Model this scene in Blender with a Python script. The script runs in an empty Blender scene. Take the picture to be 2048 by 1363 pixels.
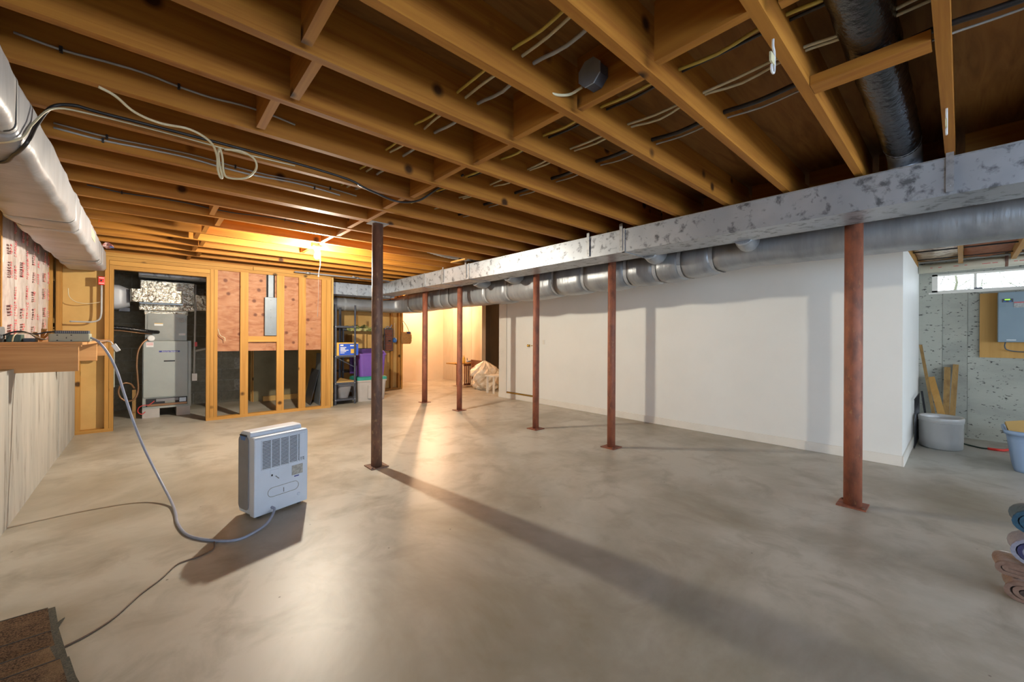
import bpy, math, random
from mathutils import Vector, Matrix
random.seed(7)
PI = math.pi
scene = bpy.context.scene
COL = scene.collection

# ------------------------------------------------------------------ camera
cam_d = bpy.data.cameras.new('camera')
cam = bpy.data.objects.new('camera', cam_d)
COL.objects.link(cam)
cam_d.sensor_width = 36.0
cam_d.lens = 36.0 * 809.6 / 2048.0
cam_d.shift_y = (673.8 - 681.5) / 2048.0
cam_d.clip_start = 0.05
yaw, roll = math.radians(42.0), 0.005
fwd = Vector((math.sin(yaw), math.cos(yaw), 0))
rgt = Vector((math.cos(yaw), -math.sin(yaw), 0))
upv = Vector((0, 0, 1))
r2 = rgt * math.cos(roll) + upv * math.sin(roll)
u2 = upv * math.cos(roll) - rgt * math.sin(roll)
m = Matrix.Identity(4)
for i in range(3):
    m[i][0], m[i][1], m[i][2] = r2[i], u2[i], -fwd[i]
m[2][3] = 1.23
cam.matrix_world = m
scene.camera = cam

# ------------------------------------------------------------------ light
scene.view_settings.view_transform = 'Standard'
scene.view_settings.look = 'None'
scene.view_settings.exposure = 0.06
scene.view_settings.gamma = 1.0
scene.view_settings.use_curve_mapping = False

world = bpy.data.worlds.new('sky')
scene.world = world
world.use_nodes = True
bg = world.node_tree.nodes['Background']
bg.inputs[0].default_value = (0.86, 0.93, 1.0, 1)
bg.inputs[1].default_value = 6.5


def lamp(name, kind, loc, energy, color, size=0.05, size_y=None, rot=(0, 0, 0)):
    d = bpy.data.lights.new(name, kind)
    d.energy = energy
    d.color = color
    if kind == 'AREA':
        d.shape = 'RECTANGLE'
        d.size = size
        d.size_y = size_y or size
    else:
        d.shadow_soft_size = size
    o = bpy.data.objects.new(name, d)
    COL.objects.link(o)
    o.location = loc
    o.rotation_euler = rot
    return o


# fill lamps for daylight from behind; their windows are added, out of view
lamp('rear_daylight_fill', 'AREA', (2.0, -4.42, 1.22), 120, (0.80, 0.89, 1.0), 4.4, 0.85, (PI / 2, 0, 0))
lamp('rear_daylight_fill', 'AREA', (5.9, -4.42, 1.22), 42, (0.60, 0.78, 1.0), 1.6, 0.85, (PI / 2, 0, 0))
# blue fill lamp at an added, unseen window, lighting duct and white wall
lamp('left_daylight_fill', 'AREA', (-0.83, -2.6, 1.60), 68, (0.40, 0.65, 1.0), 0.9, 2.4, (0, -PI / 2, 0))

BULB_E = 6500.0      # bare bulbs: emission strength of the glowing glass
BACK_E = 5000.0

# ------------------------------------------------------------------ materials
MATS = {}


def mat(name, color, rough=0.6, metal=0.0, noise=None, noise2=None, bump=None, spec=0.5, emit=None,
        scale=(1, 1, 1), rnd=0.0, spots=None, alpha=None, trans=None, sheen=None, coord='Object'):
    """procedural material. noise=(scale, color2, lo, hi[, detail]); spots=(scale, color, size)"""
    if name in MATS:
        return MATS[name]
    M = bpy.data.materials.new(name)
    M.use_nodes = True
    nt = M.node_tree
    N, L = nt.nodes, nt.links
    b = N['Principled BSDF']
    b.inputs['Roughness'].default_value = rough
    b.inputs['Metallic'].default_value = metal
    b.inputs['Specular IOR Level'].default_value = spec
    tc = N.new('ShaderNodeTexCoord')
    mp = N.new('ShaderNodeMapping')
    mp.inputs['Scale'].default_value = scale
    L.new(tc.outputs[coord], mp.inputs['Vector'])
    vec = mp.outputs['Vector']
    oi = N.new('ShaderNodeObjectInfo')
    ad = N.new('ShaderNodeVectorMath')
    ad.operation = 'MULTIPLY_ADD'
    cb = N.new('ShaderNodeCombineXYZ')
    L.new(oi.outputs['Random'], cb.inputs[0])
    L.new(oi.outputs['Random'], cb.inputs[1])
    L.new(oi.outputs['Random'], cb.inputs[2])
    L.new(cb.outputs[0], ad.inputs[0])
    ad.inputs[1].default_value = (37.0, 23.0, 11.0)
    L.new(vec, ad.inputs[2])
    vec = ad.outputs[0]

    def rgb(c):
        n = N.new('ShaderNodeRGB')
        n.outputs[0].default_value = (*c, 1)
        return n.outputs[0]

    def ramp(val, lo, hi):
        n = N.new('ShaderNodeMapRange')
        n.inputs['From Min'].default_value = lo
        n.inputs['From Max'].default_value = hi
        L.new(val, n.inputs['Value'])
        return n.outputs['Result']

    def mix(fac, a, c, mode='MIX'):
        n = N.new('ShaderNodeMix')
        n.data_type = 'RGBA'
        n.blend_type = mode
        if isinstance(fac, float):
            n.inputs[0].default_value = fac
        else:
            L.new(fac, n.inputs[0])
        L.new(a, n.inputs[6])
        L.new(c, n.inputs[7])
        return n.outputs[2]

    col = rgb(color)
    for nz in (noise, noise2):
        if nz:
            t = N.new('ShaderNodeTexNoise')
            t.inputs['Scale'].default_value = nz[0]
            t.inputs['Detail'].default_value = nz[4] if len(nz) > 4 else 5
            t.inputs['Roughness'].default_value = 0.6
            if len(nz) > 5:
                t.inputs['Distortion'].default_value = nz[5]
            L.new(vec, t.inputs['Vector'])
            col = mix(ramp(t.outputs[0], nz[2], nz[3]), col, rgb(nz[1]))
    if spots:
        t = N.new('ShaderNodeTexVoronoi')
        t.inputs['Scale'].default_value = spots[0]
        sv = N.new('ShaderNodeVectorMath')
        sv.operation = 'ADD'
        L.new(tc.outputs[coord], sv.inputs[0])
        L.new(cb.outputs[0], sv.inputs[1])
        L.new(sv.outputs[0], t.inputs['Vector'])
        col = mix(ramp(t.outputs['Distance'], spots[2], spots[2] * 0.5), col, rgb(spots[1]))
    if rnd:
        h = N.new('ShaderNodeHueSaturation')
        mr = N.new('ShaderNodeMapRange')
        mr.inputs['To Min'].default_value = 1 - rnd
        mr.inputs['To Max'].default_value = 1 + rnd
        L.new(oi.outputs['Random'], mr.inputs['Value'])
        L.new(mr.outputs['Result'], h.inputs['Value'])
        L.new(col, h.inputs['Color'])
        col = h.outputs[0]
    L.new(col, b.inputs['Base Color'])
    if bump:
        t = N.new('ShaderNodeTexNoise')
        t.inputs['Scale'].default_value = bump[0]
        t.inputs['Detail'].default_value = 4
        L.new(vec, t.inputs['Vector'])
        bp = N.new('ShaderNodeBump')
        bp.inputs['Strength'].default_value = bump[1]
        bp.inputs['Distance'].default_value = bump[2] if len(bump) > 2 else 0.01
        L.new(t.outputs[0], bp.inputs['Height'])
        L.new(bp.outputs[0], b.inputs['Normal'])
    if emit:
        b.inputs['Emission Color'].default_value = (*emit[0], 1)
        b.inputs['Emission Strength'].default_value = emit[1]
    if trans:
        b.inputs['Transmission Weight'].default_value = trans
    if alpha is not None:
        b.inputs['Alpha'].default_value = alpha
    if sheen:
        b.inputs['Sheen Weight'].default_value = sheen
    MATS[name] = M
    return M


def wood(name, c1, c2, axis, rough=0.65, rnd=0.12, knots=True, dark=None, grain=1.0):
    s = [22.0 * grain, 22.0 * grain, 22.0 * grain]
    s[axis] = 0.9 * grain
    return mat(name, c1, rough, noise=(1.0, c2, 0.35, 0.72, 4, 0.6),
               noise2=(0.12, tuple(x * 0.72 for x in c1), 0.45, 0.8, 3), bump=(1.6, 0.12, 0.004),
               scale=tuple(s), rnd=rnd, spec=0.25, spots=(3.1, tuple(x * 0.20 for x in c2), 0.135) if knots else None)


def pk(name, base, layers, rough=0.7, bump=None, spec=0.4, metal=0.0):
    return mat(name, base, rough, metal, *layers, bump=bump, spec=spec)


JO1, JO2 = (0.42, 0.178, 0.026), (0.25, 0.085, 0.011)
M_JX = wood('joist_wood_x', JO1, JO2, 0)
M_JY = wood('joist_wood_y', JO1, JO2, 1)
ST1, ST2 = (0.50, 0.265, 0.066), (0.37, 0.17, 0.036)
M_SX = wood('stud_wood_x', ST1, ST2, 0)
M_SY = wood('stud_wood_y', ST1, ST2, 1)
M_SZ = wood('stud_wood_z', ST1, ST2, 2)
M_BENCH = wood('bench_board_wood', (0.60, 0.33, 0.14), (0.46, 0.22, 0.08), 0)
M_SUB = mat('subfloor_plywood', (0.27, 0.13, 0.036), 0.7, noise=(1.0, (0.16, 0.07, 0.018), 0.4, 0.75, 5, 1.2),
            scale=(2, 14, 2), spec=0.2, rnd=0.1)
M_PLY = mat('plywood_panel', (0.39, 0.18, 0.088), 0.6, noise=(1.0, (0.27, 0.10, 0.042), 0.42, 0.68, 5, 1.8),
            noise2=(3.0, (0.44, 0.24, 0.135), 0.5, 0.8, 3), spots=(6.0, (0.13, 0.042, 0.018), 0.21), scale=(3, 3, 9), spec=0.3, rnd=0.06)
M_KRAFT = mat('kraft_board', (0.56, 0.36, 0.13), 0.75, noise=(3, (0.46, 0.28, 0.09), 0.4, 0.8), spec=0.2)
M_OLIVE = mat('olive_grey_board', (0.21, 0.175, 0.095), 0.8, noise=(4, (0.16, 0.13, 0.07), 0.4, 0.75))
M_PANEL = mat('grey_panel_paint', (0.155, 0.185, 0.21), 0.45, 0.2, noise=(10, (0.13, 0.155, 0.18), 0.4, 0.7))
M_FLOOR = mat('concrete_floor', (0.475, 0.45, 0.39), 0.42,
              noise=(0.8, (0.27, 0.235, 0.17), 0.45, 0.68, 12, 0.4),
              noise2=(3.4, (0.30, 0.27, 0.215), 0.49, 0.72, 12, 0.5), bump=(9, 0.08, 0.01), spots=(5.0, (0.13, 0.11, 0.085), 0.035), spec=0.45, scale=(1.0, 1.0, 1.0))
M_FORM = mat('form_concrete', (0.375, 0.365, 0.335), 0.8, noise=(1.0, (0.13, 0.11, 0.08), 0.55, 0.70, 8),
             noise2=(0.35, (0.54, 0.52, 0.47), 0.4, 0.8), bump=(1.5, 0.3, 0.006), scale=(14, 14, 2.2), spec=0.2)
M_CONC = mat('pitted_concrete', (0.41, 0.41, 0.345), 0.85, noise=(1.2, (0.27, 0.27, 0.235), 0.4, 0.75, 8),
             noise2=(20, (0.085, 0.085, 0.075), 0.615, 0.67, 3), bump=(30, 0.35, 0.01), scale=(1, 1, 2.2), spec=0.2)
M_CONCW = mat('smooth_concrete', (0.55, 0.47, 0.36), 0.85, noise=(1.0, (0.42, 0.34, 0.25), 0.4, 0.75, 6),
              bump=(20, 0.2, 0.006), scale=(2, 2, 0.8), spec=0.2)
M_CMU = mat('concrete_block', (0.30, 0.275, 0.205), 0.9, noise=(18, (0.21, 0.19, 0.14), 0.35, 0.7, 5), bump=(60, 0.4, 0.006), rnd=0.12)
M_MORT = mat('mortar', (0.48, 0.45, 0.37), 0.9, noise=(30, (0.2, 0.18, 0.15), 0.4, 0.7))
M_WHITE = mat('white_wall_paint', (0.80, 0.79, 0.74), 0.55, noise=(2.0, (0.76, 0.75, 0.70), 0.4, 0.8), bump=(60, 0.05, 0.003), spec=0.3)
M_TRIM = mat('trim_paint', (0.78, 0.74, 0.66), 0.45, noise=(6, (0.72, 0.68, 0.6), 0.45, 0.8), spec=0.4)
M_CREAM = mat('cream_panel_paint', (0.66, 0.55, 0.40), 0.6, noise=(1.5, (0.60, 0.49, 0.35), 0.4, 0.8))
M_GALV = mat('galvanized_steel', (0.45, 0.48, 0.52), 0.40, 0.55, noise=(2.2, (0.36, 0.39, 0.43), 0.40, 0.65, 3),
             noise2=(15, (0.14, 0.15, 0.165), 0.53, 0.66, 7, 0.3), bump=(3, 0.10, 0.01), spec=0.5)
M_GALVD = mat('galvanized_strap', (0.42, 0.44, 0.46), 0.4, 0.7, noise=(30, (0.28, 0.29, 0.3), 0.45, 0.7))
M_JACK = mat('insulation_jacket_grey', (0.30, 0.315, 0.33), 0.38, 0.30, noise=(0.6, (0.21, 0.22, 0.235), 0.4, 0.7, 5),
             bump=(1.6, 0.22, 0.02), scale=(5, 16, 3), spec=0.55)
M_JACKW = mat('insulation_jacket_white', (0.39, 0.405, 0.44), 0.42, 0.08, noise=(0.5, (0.29, 0.30, 0.33), 0.4, 0.75, 5),
              bump=(1.1, 0.32, 0.02), scale=(4, 14, 3), spec=0.5)
M_TAPE = mat('foil_tape', (0.34, 0.355, 0.37), 0.5, 0.05, noise=(40, (0.28, 0.295, 0.31), 0.4, 0.7), bump=(30, 0.3, 0.005))
M_FOIL = mat('crinkled_foil', (0.66, 0.64, 0.56), 0.22, 0.85, noise=(20, (0.34, 0.33, 0.27), 0.45, 0.65, 6), bump=(24, 1.0, 0.03), spec=0.6)
M_BLKDUCT = mat('black_duct_sleeve', (0.008, 0.008, 0.009), 0.24, 0.0, noise=(30, (0.018, 0.018, 0.02), 0.45, 0.7), bump=(34, 0.55, 0.012), spec=0.5)
M_RUST = mat('rusty_steel_paint', (0.30, 0.095, 0.048), 0.62, 0.03, noise=(1.0, (0.17, 0.06, 0.036), 0.4, 0.65, 7),
             noise2=(3.2, (0.34, 0.16, 0.07), 0.60, 0.74, 4), bump=(3, 0.3, 0.003), scale=(16, 16, 7), rnd=0.1)
M_RUSTD = mat('dark_rust_steel', (0.19, 0.095, 0.062), 0.55, 0.05, noise=(1.0, (0.10, 0.055, 0.042), 0.4, 0.62, 7),
              noise2=(2.6, (0.34, 0.21, 0.11), 0.58, 0.74, 4), bump=(3, 0.35, 0.003), scale=(16, 16, 6))
M_BLACK = mat('black_plastic', (0.018, 0.018, 0.02), 0.45, noise=(20, (0.03, 0.03, 0.033), 0.4, 0.7))
M_DKMETAL = mat('dark_grey_metal', (0.05, 0.055, 0.07), 0.4, 0.3, noise=(15, (0.08, 0.085, 0.1), 0.4, 0.7))
M_CREAMC = mat('cream_cable', (0.62, 0.56, 0.38), 0.5, noise=(12, (0.54, 0.47, 0.3), 0.4, 0.7))
M_YELC = mat('yellow_cable', (0.62, 0.48, 0.10), 0.5, noise=(12, (0.5, 0.38, 0.08), 0.4, 0.7))
M_GREYC = mat('grey_cable', (0.42, 0.43, 0.42), 0.5, noise=(12, (0.34, 0.35, 0.35), 0.4, 0.7))
M_BLUEC = mat('blue_grey_cord', (0.30, 0.34, 0.46), 0.4, noise=(10, (0.24, 0.28, 0.38), 0.4, 0.7))
M_BRNC = mat('brown_cord', (0.16, 0.095, 0.06), 0.5, noise=(10, (0.11, 0.07, 0.05), 0.4, 0.7))
M_COPPER = mat('copper_hose', (0.24, 0.13, 0.06), 0.35, 0.5, noise=(8, (0.28, 0.14, 0.07), 0.4, 0.7))
M_RED = mat('red_paint', (0.75, 0.045, 0.03), 0.4, noise=(20, (0.62, 0.03, 0.02), 0.4, 0.7))
M_WPL = mat('blue_cast_white_plastic', (0.58, 0.655, 0.77), 0.35, noise=(8, (0.54, 0.61, 0.72), 0.4, 0.8), spec=0.5)  # white plastic with the blue daylight cast put into its colour
M_GRYPL = mat('grey_plastic', (0.23, 0.23, 0.245), 0.5, noise=(10, (0.19, 0.19, 0.2), 0.4, 0.8))
M_VOID = mat('dark_interior', (0.02, 0.022, 0.026), 0.7, noise=(10, (0.03, 0.032, 0.036), 0.4, 0.8))
M_BLUE = mat('blue_plastic', (0.035, 0.15, 0.45), 0.4, noise=(10, (0.03, 0.12, 0.38), 0.4, 0.8))
M_FURN = mat('furnace_grey_paint', (0.33, 0.355, 0.325), 0.4, 0.1, noise=(4, (0.30, 0.32, 0.295), 0.4, 0.8), spec=0.5)
M_COIL = mat('coil_box_steel', (0.24, 0.24, 0.21), 0.4, 0.3, noise=(6, (0.19, 0.19, 0.165), 0.4, 0.8))
M_PRINTW = mat('white_print', (0.80, 0.80, 0.78), 0.5, noise=(20, (0.75, 0.75, 0.73), 0.4, 0.8))
M_PRINTK = mat('dark_print', (0.05, 0.05, 0.06), 0.5, noise=(20, (0.07, 0.07, 0.08), 0.4, 0.8))
M_PRINTR = mat('red_print', (0.65, 0.06, 0.06), 0.5, noise=(20, (0.6, 0.05, 0.05), 0.4, 0.8))
M_PRINTP = mat('pink_red_print', (0.55, 0.09, 0.11), 0.5, noise=(30, (0.62, 0.42, 0.40), 0.45, 0.62, 4))
M_PRINTB = mat('navy_print', (0.04, 0.05, 0.28), 0.4, noise=(20, (0.035, 0.045, 0.24), 0.4, 0.8))
M_PRINTG = mat('grey_print', (0.30, 0.30, 0.28), 0.5, noise=(60, (0.42, 0.42, 0.40), 0.45, 0.6))
M_SHEET = mat('grey_sheet_metal', (0.34, 0.38, 0.42), 0.35, 0.5, noise=(10, (0.28, 0.32, 0.36), 0.4, 0.7))
M_SHING = mat('brown_shingle_granules', (0.17, 0.105, 0.062), 0.95, noise=(170, (0.055, 0.034, 0.022), 0.42, 0.6, 2),
              noise2=(5, (0.23, 0.15, 0.085), 0.48, 0.7, 3), bump=(260, 0.9, 0.004), spec=0.15, rnd=0.12)
M_SHINGE = mat('shingle_selvage', (0.06, 0.062, 0.052), 0.95, noise=(150, (0.11, 0.10, 0.075), 0.42, 0.62, 2), bump=(260, 0.8, 0.004))
M_PURPLE = mat('purple_plastic', (0.17, 0.08, 0.38), 0.4, noise=(6, (0.14, 0.065, 0.33), 0.4, 0.8))
M_PURPD = mat('dark_purple_plastic', (0.075, 0.03, 0.17), 0.4, noise=(6, (0.06, 0.025, 0.14), 0.4, 0.8))
M_TOTE = mat('grey_tote_plastic', (0.46, 0.43, 0.40), 0.45, noise=(6, (0.41, 0.38, 0.355), 0.4, 0.8))
M_TEAL = mat('green_lid_plastic', (0.03, 0.29, 0.22), 0.4, noise=(6, (0.025, 0.24, 0.18), 0.4, 0.8))
M_BINBL = mat('pale_blue_bin_plastic', (0.26, 0.36, 0.52), 0.4, noise=(6, (0.23, 0.33, 0.48), 0.4, 0.8))
M_BOXB = mat('blue_carton', (0.02, 0.09, 0.55), 0.5, noise=(6, (0.018, 0.08, 0.48), 0.4, 0.8))
M_BOXY = mat('yellow_carton', (0.70, 0.42, 0.06), 0.5, noise=(6, (0.62, 0.36, 0.05), 0.4, 0.8))
M_CAMO = mat('camouflage_cloth', (0.30, 0.30, 0.09), 0.9, noise=(14, (0.10, 0.14, 0.045), 0.48, 0.56, 2), noise2=(9, (0.44, 0.42, 0.18), 0.56, 0.62, 2), bump=(20, 0.5, 0.02))
M_STRAW = mat('woven_straw', (0.48, 0.25, 0.075), 0.85, noise=(60, (0.32, 0.15, 0.04), 0.4, 0.65, 2), bump=(80, 0.7, 0.01))
M_PLAST = mat('cloudy_plastic_sheet', (0.76, 0.66, 0.52), 0.35, noise=(7, (0.62, 0.50, 0.37), 0.45, 0.75, 6), bump=(9, 0.8, 0.03), spec=0.6)
M_REDWD = wood('red_brown_wood', (0.22, 0.07, 0.035), (0.15, 0.045, 0.025), 2)
M_CROCK = mat('glazed_stoneware', (0.50, 0.48, 0.45), 0.3, noise=(5, (0.44, 0.42, 0.395), 0.4, 0.8), spec=0.6)
M_PVC = mat('cream_pipe_plastic', (0.66, 0.62, 0.49), 0.4, noise=(6, (0.60, 0.56, 0.43), 0.4, 0.8))
M_INV = mat('blue_grey_enclosure', (0.20, 0.26, 0.29), 0.4, 0.1, noise=(5, (0.18, 0.235, 0.265), 0.4, 0.8))
M_PINE = wood('pine_board', (0.66, 0.37, 0.11), (0.50, 0.25, 0.06), 2, grain=0.5)
M_OLDWD = wood('weathered_post_wood', (0.38, 0.23, 0.08), (0.20, 0.11, 0.04), 2)
M_KFOIL = mat('insulation_foil_facing', (0.50, 0.36, 0.22), 0.3, 0.5, noise=(16, (0.20, 0.09, 0.05), 0.45, 0.65, 5), bump=(14, 1.0, 0.04))
M_PINK = mat('kraft_insulation_brown', (0.40, 0.15, 0.07), 0.85, noise=(14, (0.27, 0.09, 0.04), 0.4, 0.7, 5), bump=(20, 0.8, 0.02))
M_BATT = mat('clear_faced_insulation', (0.60, 0.55, 0.53), 0.25, 0.15, noise=(9, (0.42, 0.36, 0.34), 0.42, 0.72, 6), bump=(8, 0.6, 0.02), scale=(1, 1.6, 0.6), spec=0.6)
M_GLASS = mat('window_glass', (0.95, 0.98, 1.0), 0.02, trans=1.0, noise=(3, (0.93, 0.97, 1.0), 0.4, 0.8))
_nt = M_GLASS.node_tree            # thin clear pane: mostly transparent with a faint reflection
_tr = _nt.nodes.new('ShaderNodeBsdfTransparent')
_tr.inputs[0].default_value = (0.95, 0.98, 1.0, 1)
_gl = _nt.nodes.new('ShaderNodeBsdfGlossy')
_gl.inputs['Roughness'].default_value = 0.03
_mx = _nt.nodes.new('ShaderNodeMixShader')
_mx.inputs[0].default_value = 0.07
_nt.links.new(_tr.outputs[0], _mx.inputs[1])
_nt.links.new(_gl.outputs[0], _mx.inputs[2])
_nt.links.new(_mx.outputs[0], _nt.nodes['Material Output'].inputs['Surface'])
M_BRASS = mat('brass', (0.60, 0.40, 0.10), 0.25, 0.9, noise=(10, (0.5, 0.32, 0.08), 0.4, 0.8))
M_BULB = mat('lit_bulb_glass', (1, 1, 1), 0.3, emit=((1.0, 0.91, 0.75), BULB_E), noise=(3, (1, 0.98, 0.95), 0.4, 0.8))
M_BULB2 = mat('lit_back_bulb_glass', (1, 1, 1), 0.3, emit=((1.0, 0.62, 0.34), BACK_E), noise=(3, (1, 0.98, 0.95), 0.4, 0.8))
M_PORC = mat('porcelain', (0.72, 0.68, 0.6), 0.3, noise=(6, (0.68, 0.64, 0.56), 0.4, 0.8))
M_GREENL = mat('green_display', (0.1, 0.5, 0.02), 0.4, emit=((0.35, 1.0, 0.05), 1.6), noise=(6, (0.1, 0.45, 0.02), 0.4, 0.8))
M_GBOX = mat('dark_green_box', (0.06, 0.11, 0.085), 0.5, noise=(6, (0.05, 0.09, 0.07), 0.4, 0.8))
M_DEV = mat('grey_green_device', (0.36, 0.39, 0.31), 0.5, noise=(6, (0.32, 0.35, 0.28), 0.4, 0.8))
M_DEVB = mat('blue_grey_device', (0.055, 0.085, 0.115), 0.5, noise=(6, (0.05, 0.075, 0.1), 0.4, 0.8))
M_TEALC = mat('teal_felt', (0.012, 0.055, 0.095), 0.95, noise=(60, (0.02, 0.085, 0.14), 0.4, 0.7), bump=(120, 0.5, 0.005), sheen=0.4)
M_GREYF = mat('grey_knit', (0.20, 0.20, 0.26), 0.95, noise=(60, (0.27, 0.27, 0.33), 0.4, 0.7), bump=(120, 0.5, 0.005), sheen=0.4)
M_NAVYF = mat('navy_knit', (0.03, 0.03, 0.09), 0.95, noise=(60, (0.05, 0.05, 0.12), 0.4, 0.7), bump=(120, 0.5, 0.005))
M_TANF = mat('tan_suede', (0.17, 0.095, 0.065), 0.95, noise=(50, (0.23, 0.14, 0.10), 0.4, 0.7), bump=(120, 0.5, 0.005), sheen=0.5)
M_DKF = mat('dark_fleece_lining', (0.05, 0.035, 0.028), 0.95, noise=(60, (0.07, 0.05, 0.04), 0.4, 0.7), bump=(120, 0.6, 0.005))
M_TAG = mat('paper_tag', (0.62, 0.57, 0.36), 0.7, noise=(40, (0.5, 0.45, 0.28), 0.5, 0.7))
M_HOOK = mat('vinyl_coated_wire', (0.62, 0.63, 0.64), 0.35, noise=(10, (0.56, 0.57, 0.58), 0.4, 0.8))
M_LEAF = mat('outdoor_twigs', (0.13, 0.13, 0.085), 0.8, noise=(10, (0.2, 0.21, 0.13), 0.4, 0.8))
M_PINKRAG = mat('pink_rag', (0.50, 0.16, 0.15), 0.9, noise=(30, (0.62, 0.45, 0.42), 0.45, 0.6, 3), bump=(40, 0.5, 0.01))
M_SNOW = mat('pale_ground', (0.7, 0.7, 0.66), 0.9, noise=(3, (0.6, 0.6, 0.55), 0.4, 0.8))

# ------------------------------------------------------------------ mesh helpers
ORG = {}


class MB:
    def __init__(s):
        s.v, s.f, s.sm, s.mi = [], [], [], []
        s.cur = 0

    def face(s, idx, smooth=False):
        s.f.append(idx)
        s.sm.append(smooth)
        s.mi.append(s.cur)

    def pts(s, P):
        i = len(s.v)
        s.v += [tuple(p) for p in P]
        return i

    def box(s, a, b):
        x0, x1 = sorted((a[0], b[0]))
        y0, y1 = sorted((a[1], b[1]))
        z0, z1 = sorted((a[2], b[2]))
        i = s.pts([(x0, y0, z0), (x1, y0, z0), (x1, y1, z0), (x0, y1, z0), (x0, y0, z1), (x1, y0, z1), (x1, y1, z1), (x0, y1, z1)])
        for q in ((0, 3, 2, 1), (4, 5, 6, 7), (0, 1, 5, 4), (1, 2, 6, 5), (2, 3, 7, 6), (3, 0, 4, 7)):
            s.face([i + k for k in q])
        return s

    def hexa(s, P):
        """8 points: bottom ring then top ring"""
        i = s.pts(P)
        for q in ((0, 3, 2, 1), (4, 5, 6, 7), (0, 1, 5, 4), (1, 2, 6, 5), (2, 3, 7, 6), (3, 0, 4, 7)):
            s.face([i + k for k in q])
        return s

    def bar(s, p0, p1, w, h, up=(0, 0, 1)):
        p0, p1 = Vector(p0), Vector(p1)
        d = (p1 - p0).normalized()
        u = Vector(up)
        a = d.cross(u)
        if a.length < 1e-4:
            a = d.cross(Vector((1, 0, 0)))
        a.normalize()
        b = a.cross(d).normalized()
        P = []
        for p in (p0, p1):
            for (i, j) in ((-1, -1), (1, -1), (1, 1), (-1, 1)):
                P.append(p + a * (i * w / 2) + b * (j * h / 2))
        return s.hexa(P)

    def rings(s, R, closed=True, cap=True, smooth=True):
        n = len(R[0])
        st = [s.pts(r) for r in R]
        for k in range(len(R) - 1):
            for j in range(n if closed else n - 1):
                j2 = (j + 1) % n
                s.face([st[k] + j, st[k] + j2, st[k + 1] + j2, st[k + 1] + j], smooth)
        if cap and closed:
            s.face([st[0] + j for j in reversed(range(n))])
            s.face([st[-1] + j for j in range(n)])
        return s

    def tube(s, P, r, n=8, cap=True):
        P = [Vector(p) for p in P]
        rr = r if isinstance(r, (list, tuple)) else [r] * len(P)
        R = []
        prev = None
        for k, p in enumerate(P):
            d = (P[min(k + 1, len(P) - 1)] - P[max(k - 1, 0)])
            if d.length < 1e-9:
                d = Vector((0, 0, 1))
            d.normalize()
            if prev is None:
                a = d.cross(Vector((0, 0, 1)))
                if a.length < 0.05:
                    a = d.cross(Vector((1, 0, 0)))
            else:
                a = prev - d * prev.dot(d)
                if a.length < 1e-6:
                    a = d.cross(Vector((0, 0, 1)))
            a.normalize()
            prev = a
            b = d.cross(a)
            R.append([p + a * (rr[k] * math.cos(2 * PI * j / n)) + b * (rr[k] * math.sin(2 * PI * j / n)) for j in range(n)])
        return s.rings(R, cap=cap)

    def lathe(s, c, prof, n=24, axis=2, sx=1.0, sy=1.0):
        R = []
        for (r, z) in prof:
            ring = []
            for j in range(n):
                x, y = r * sx * math.cos(2 * PI * j / n), r * sy * math.sin(2 * PI * j / n)
                p = (x, y, z) if axis == 2 else ((z, x, y) if axis == 0 else (y, z, x))
                ring.append((c[0] + p[0], c[1] + p[1], c[2] + p[2]))
            R.append(ring)
        return s.rings(R)

    def prism(s, poly, axis, a, b):
        """extrude a 2d polygon along an axis from a to b; poly coords are the two other axes in order"""
        def mk(p, t):
            if axis == 0:
                return (t, p[0], p[1])
            if axis == 1:
                return (p[0], t, p[1])
            return (p[0], p[1], t)
        n = len(poly)
        i = s.pts([mk(p, a) for p in poly] + [mk(p, b) for p in poly])
        for j in range(n):
            j2 = (j + 1) % n
            s.face([i + j, i + j2, i + n + j2, i + n + j])
        s.face([i + j for j in reversed(range(n))])
        s.face([i + n + j for j in range(n)])
        return s

    def xf(s, M):
        s.v = [tuple(M @ Vector(p)) for p in s.v]
        return s

    def build(s, name, material, parent=None, origin=None, kind=None, label=None, bevel=None):
        if origin is None:
            if parent is not None:
                origin = ORG[parent]
            else:
                xs, ys, zs = zip(*s.v)
                origin = Vector(((min(xs) + max(xs)) / 2, (min(ys) + max(ys)) / 2, min(zs)))
        origin = Vector(origin)
        me = bpy.data.meshes.new(name)
        me.from_pydata([tuple(Vector(p) - origin) for p in s.v], [], s.f)
        me.polygons.foreach_set('use_smooth', s.sm)
        mats = material if isinstance(material, (list, tuple)) else [material]
        for q in mats:
            me.materials.append(q)
        if len(mats) > 1:
            me.polygons.foreach_set('material_index', s.mi)
        import bmesh
        bm = bmesh.new()
        bm.from_mesh(me)
        bmesh.ops.recalc_face_normals(bm, faces=bm.faces)
        if bevel:
            ed = [e for e in bm.edges if len(e.link_faces) == 2 and e.calc_face_angle(0) > 0.6]
            bmesh.ops.bevel(bm, geom=ed, offset=bevel, segments=2, affect='EDGES', profile=0.5, clamp_overlap=True)
        bm.to_mesh(me)
        bm.free()
        o = bpy.data.objects.new(name, me)
        COL.objects.link(o)
        if parent is not None:
            o.parent = parent
            o.location = origin - ORG[parent]
        else:
            o.location = origin
        ORG[o] = origin
        if kind:
            o['kind'] = kind
        if label:
            o['label'] = label
        return o


def tag(o, label, cat, group=None):
    o['label'] = label
    o['category'] = cat
    if group:
        o['group'] = group
    return o


def thing(name, loc, label=None, cat=None, group=None, kind=None):
    o = bpy.data.objects.new(name, None)
    o.empty_display_size = 0.05
    COL.objects.link(o)
    o.location = loc
    ORG[o] = Vector(loc)
    if label:
        tag(o, label, cat, group)
    if kind:
        o['kind'] = kind
    return o


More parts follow.
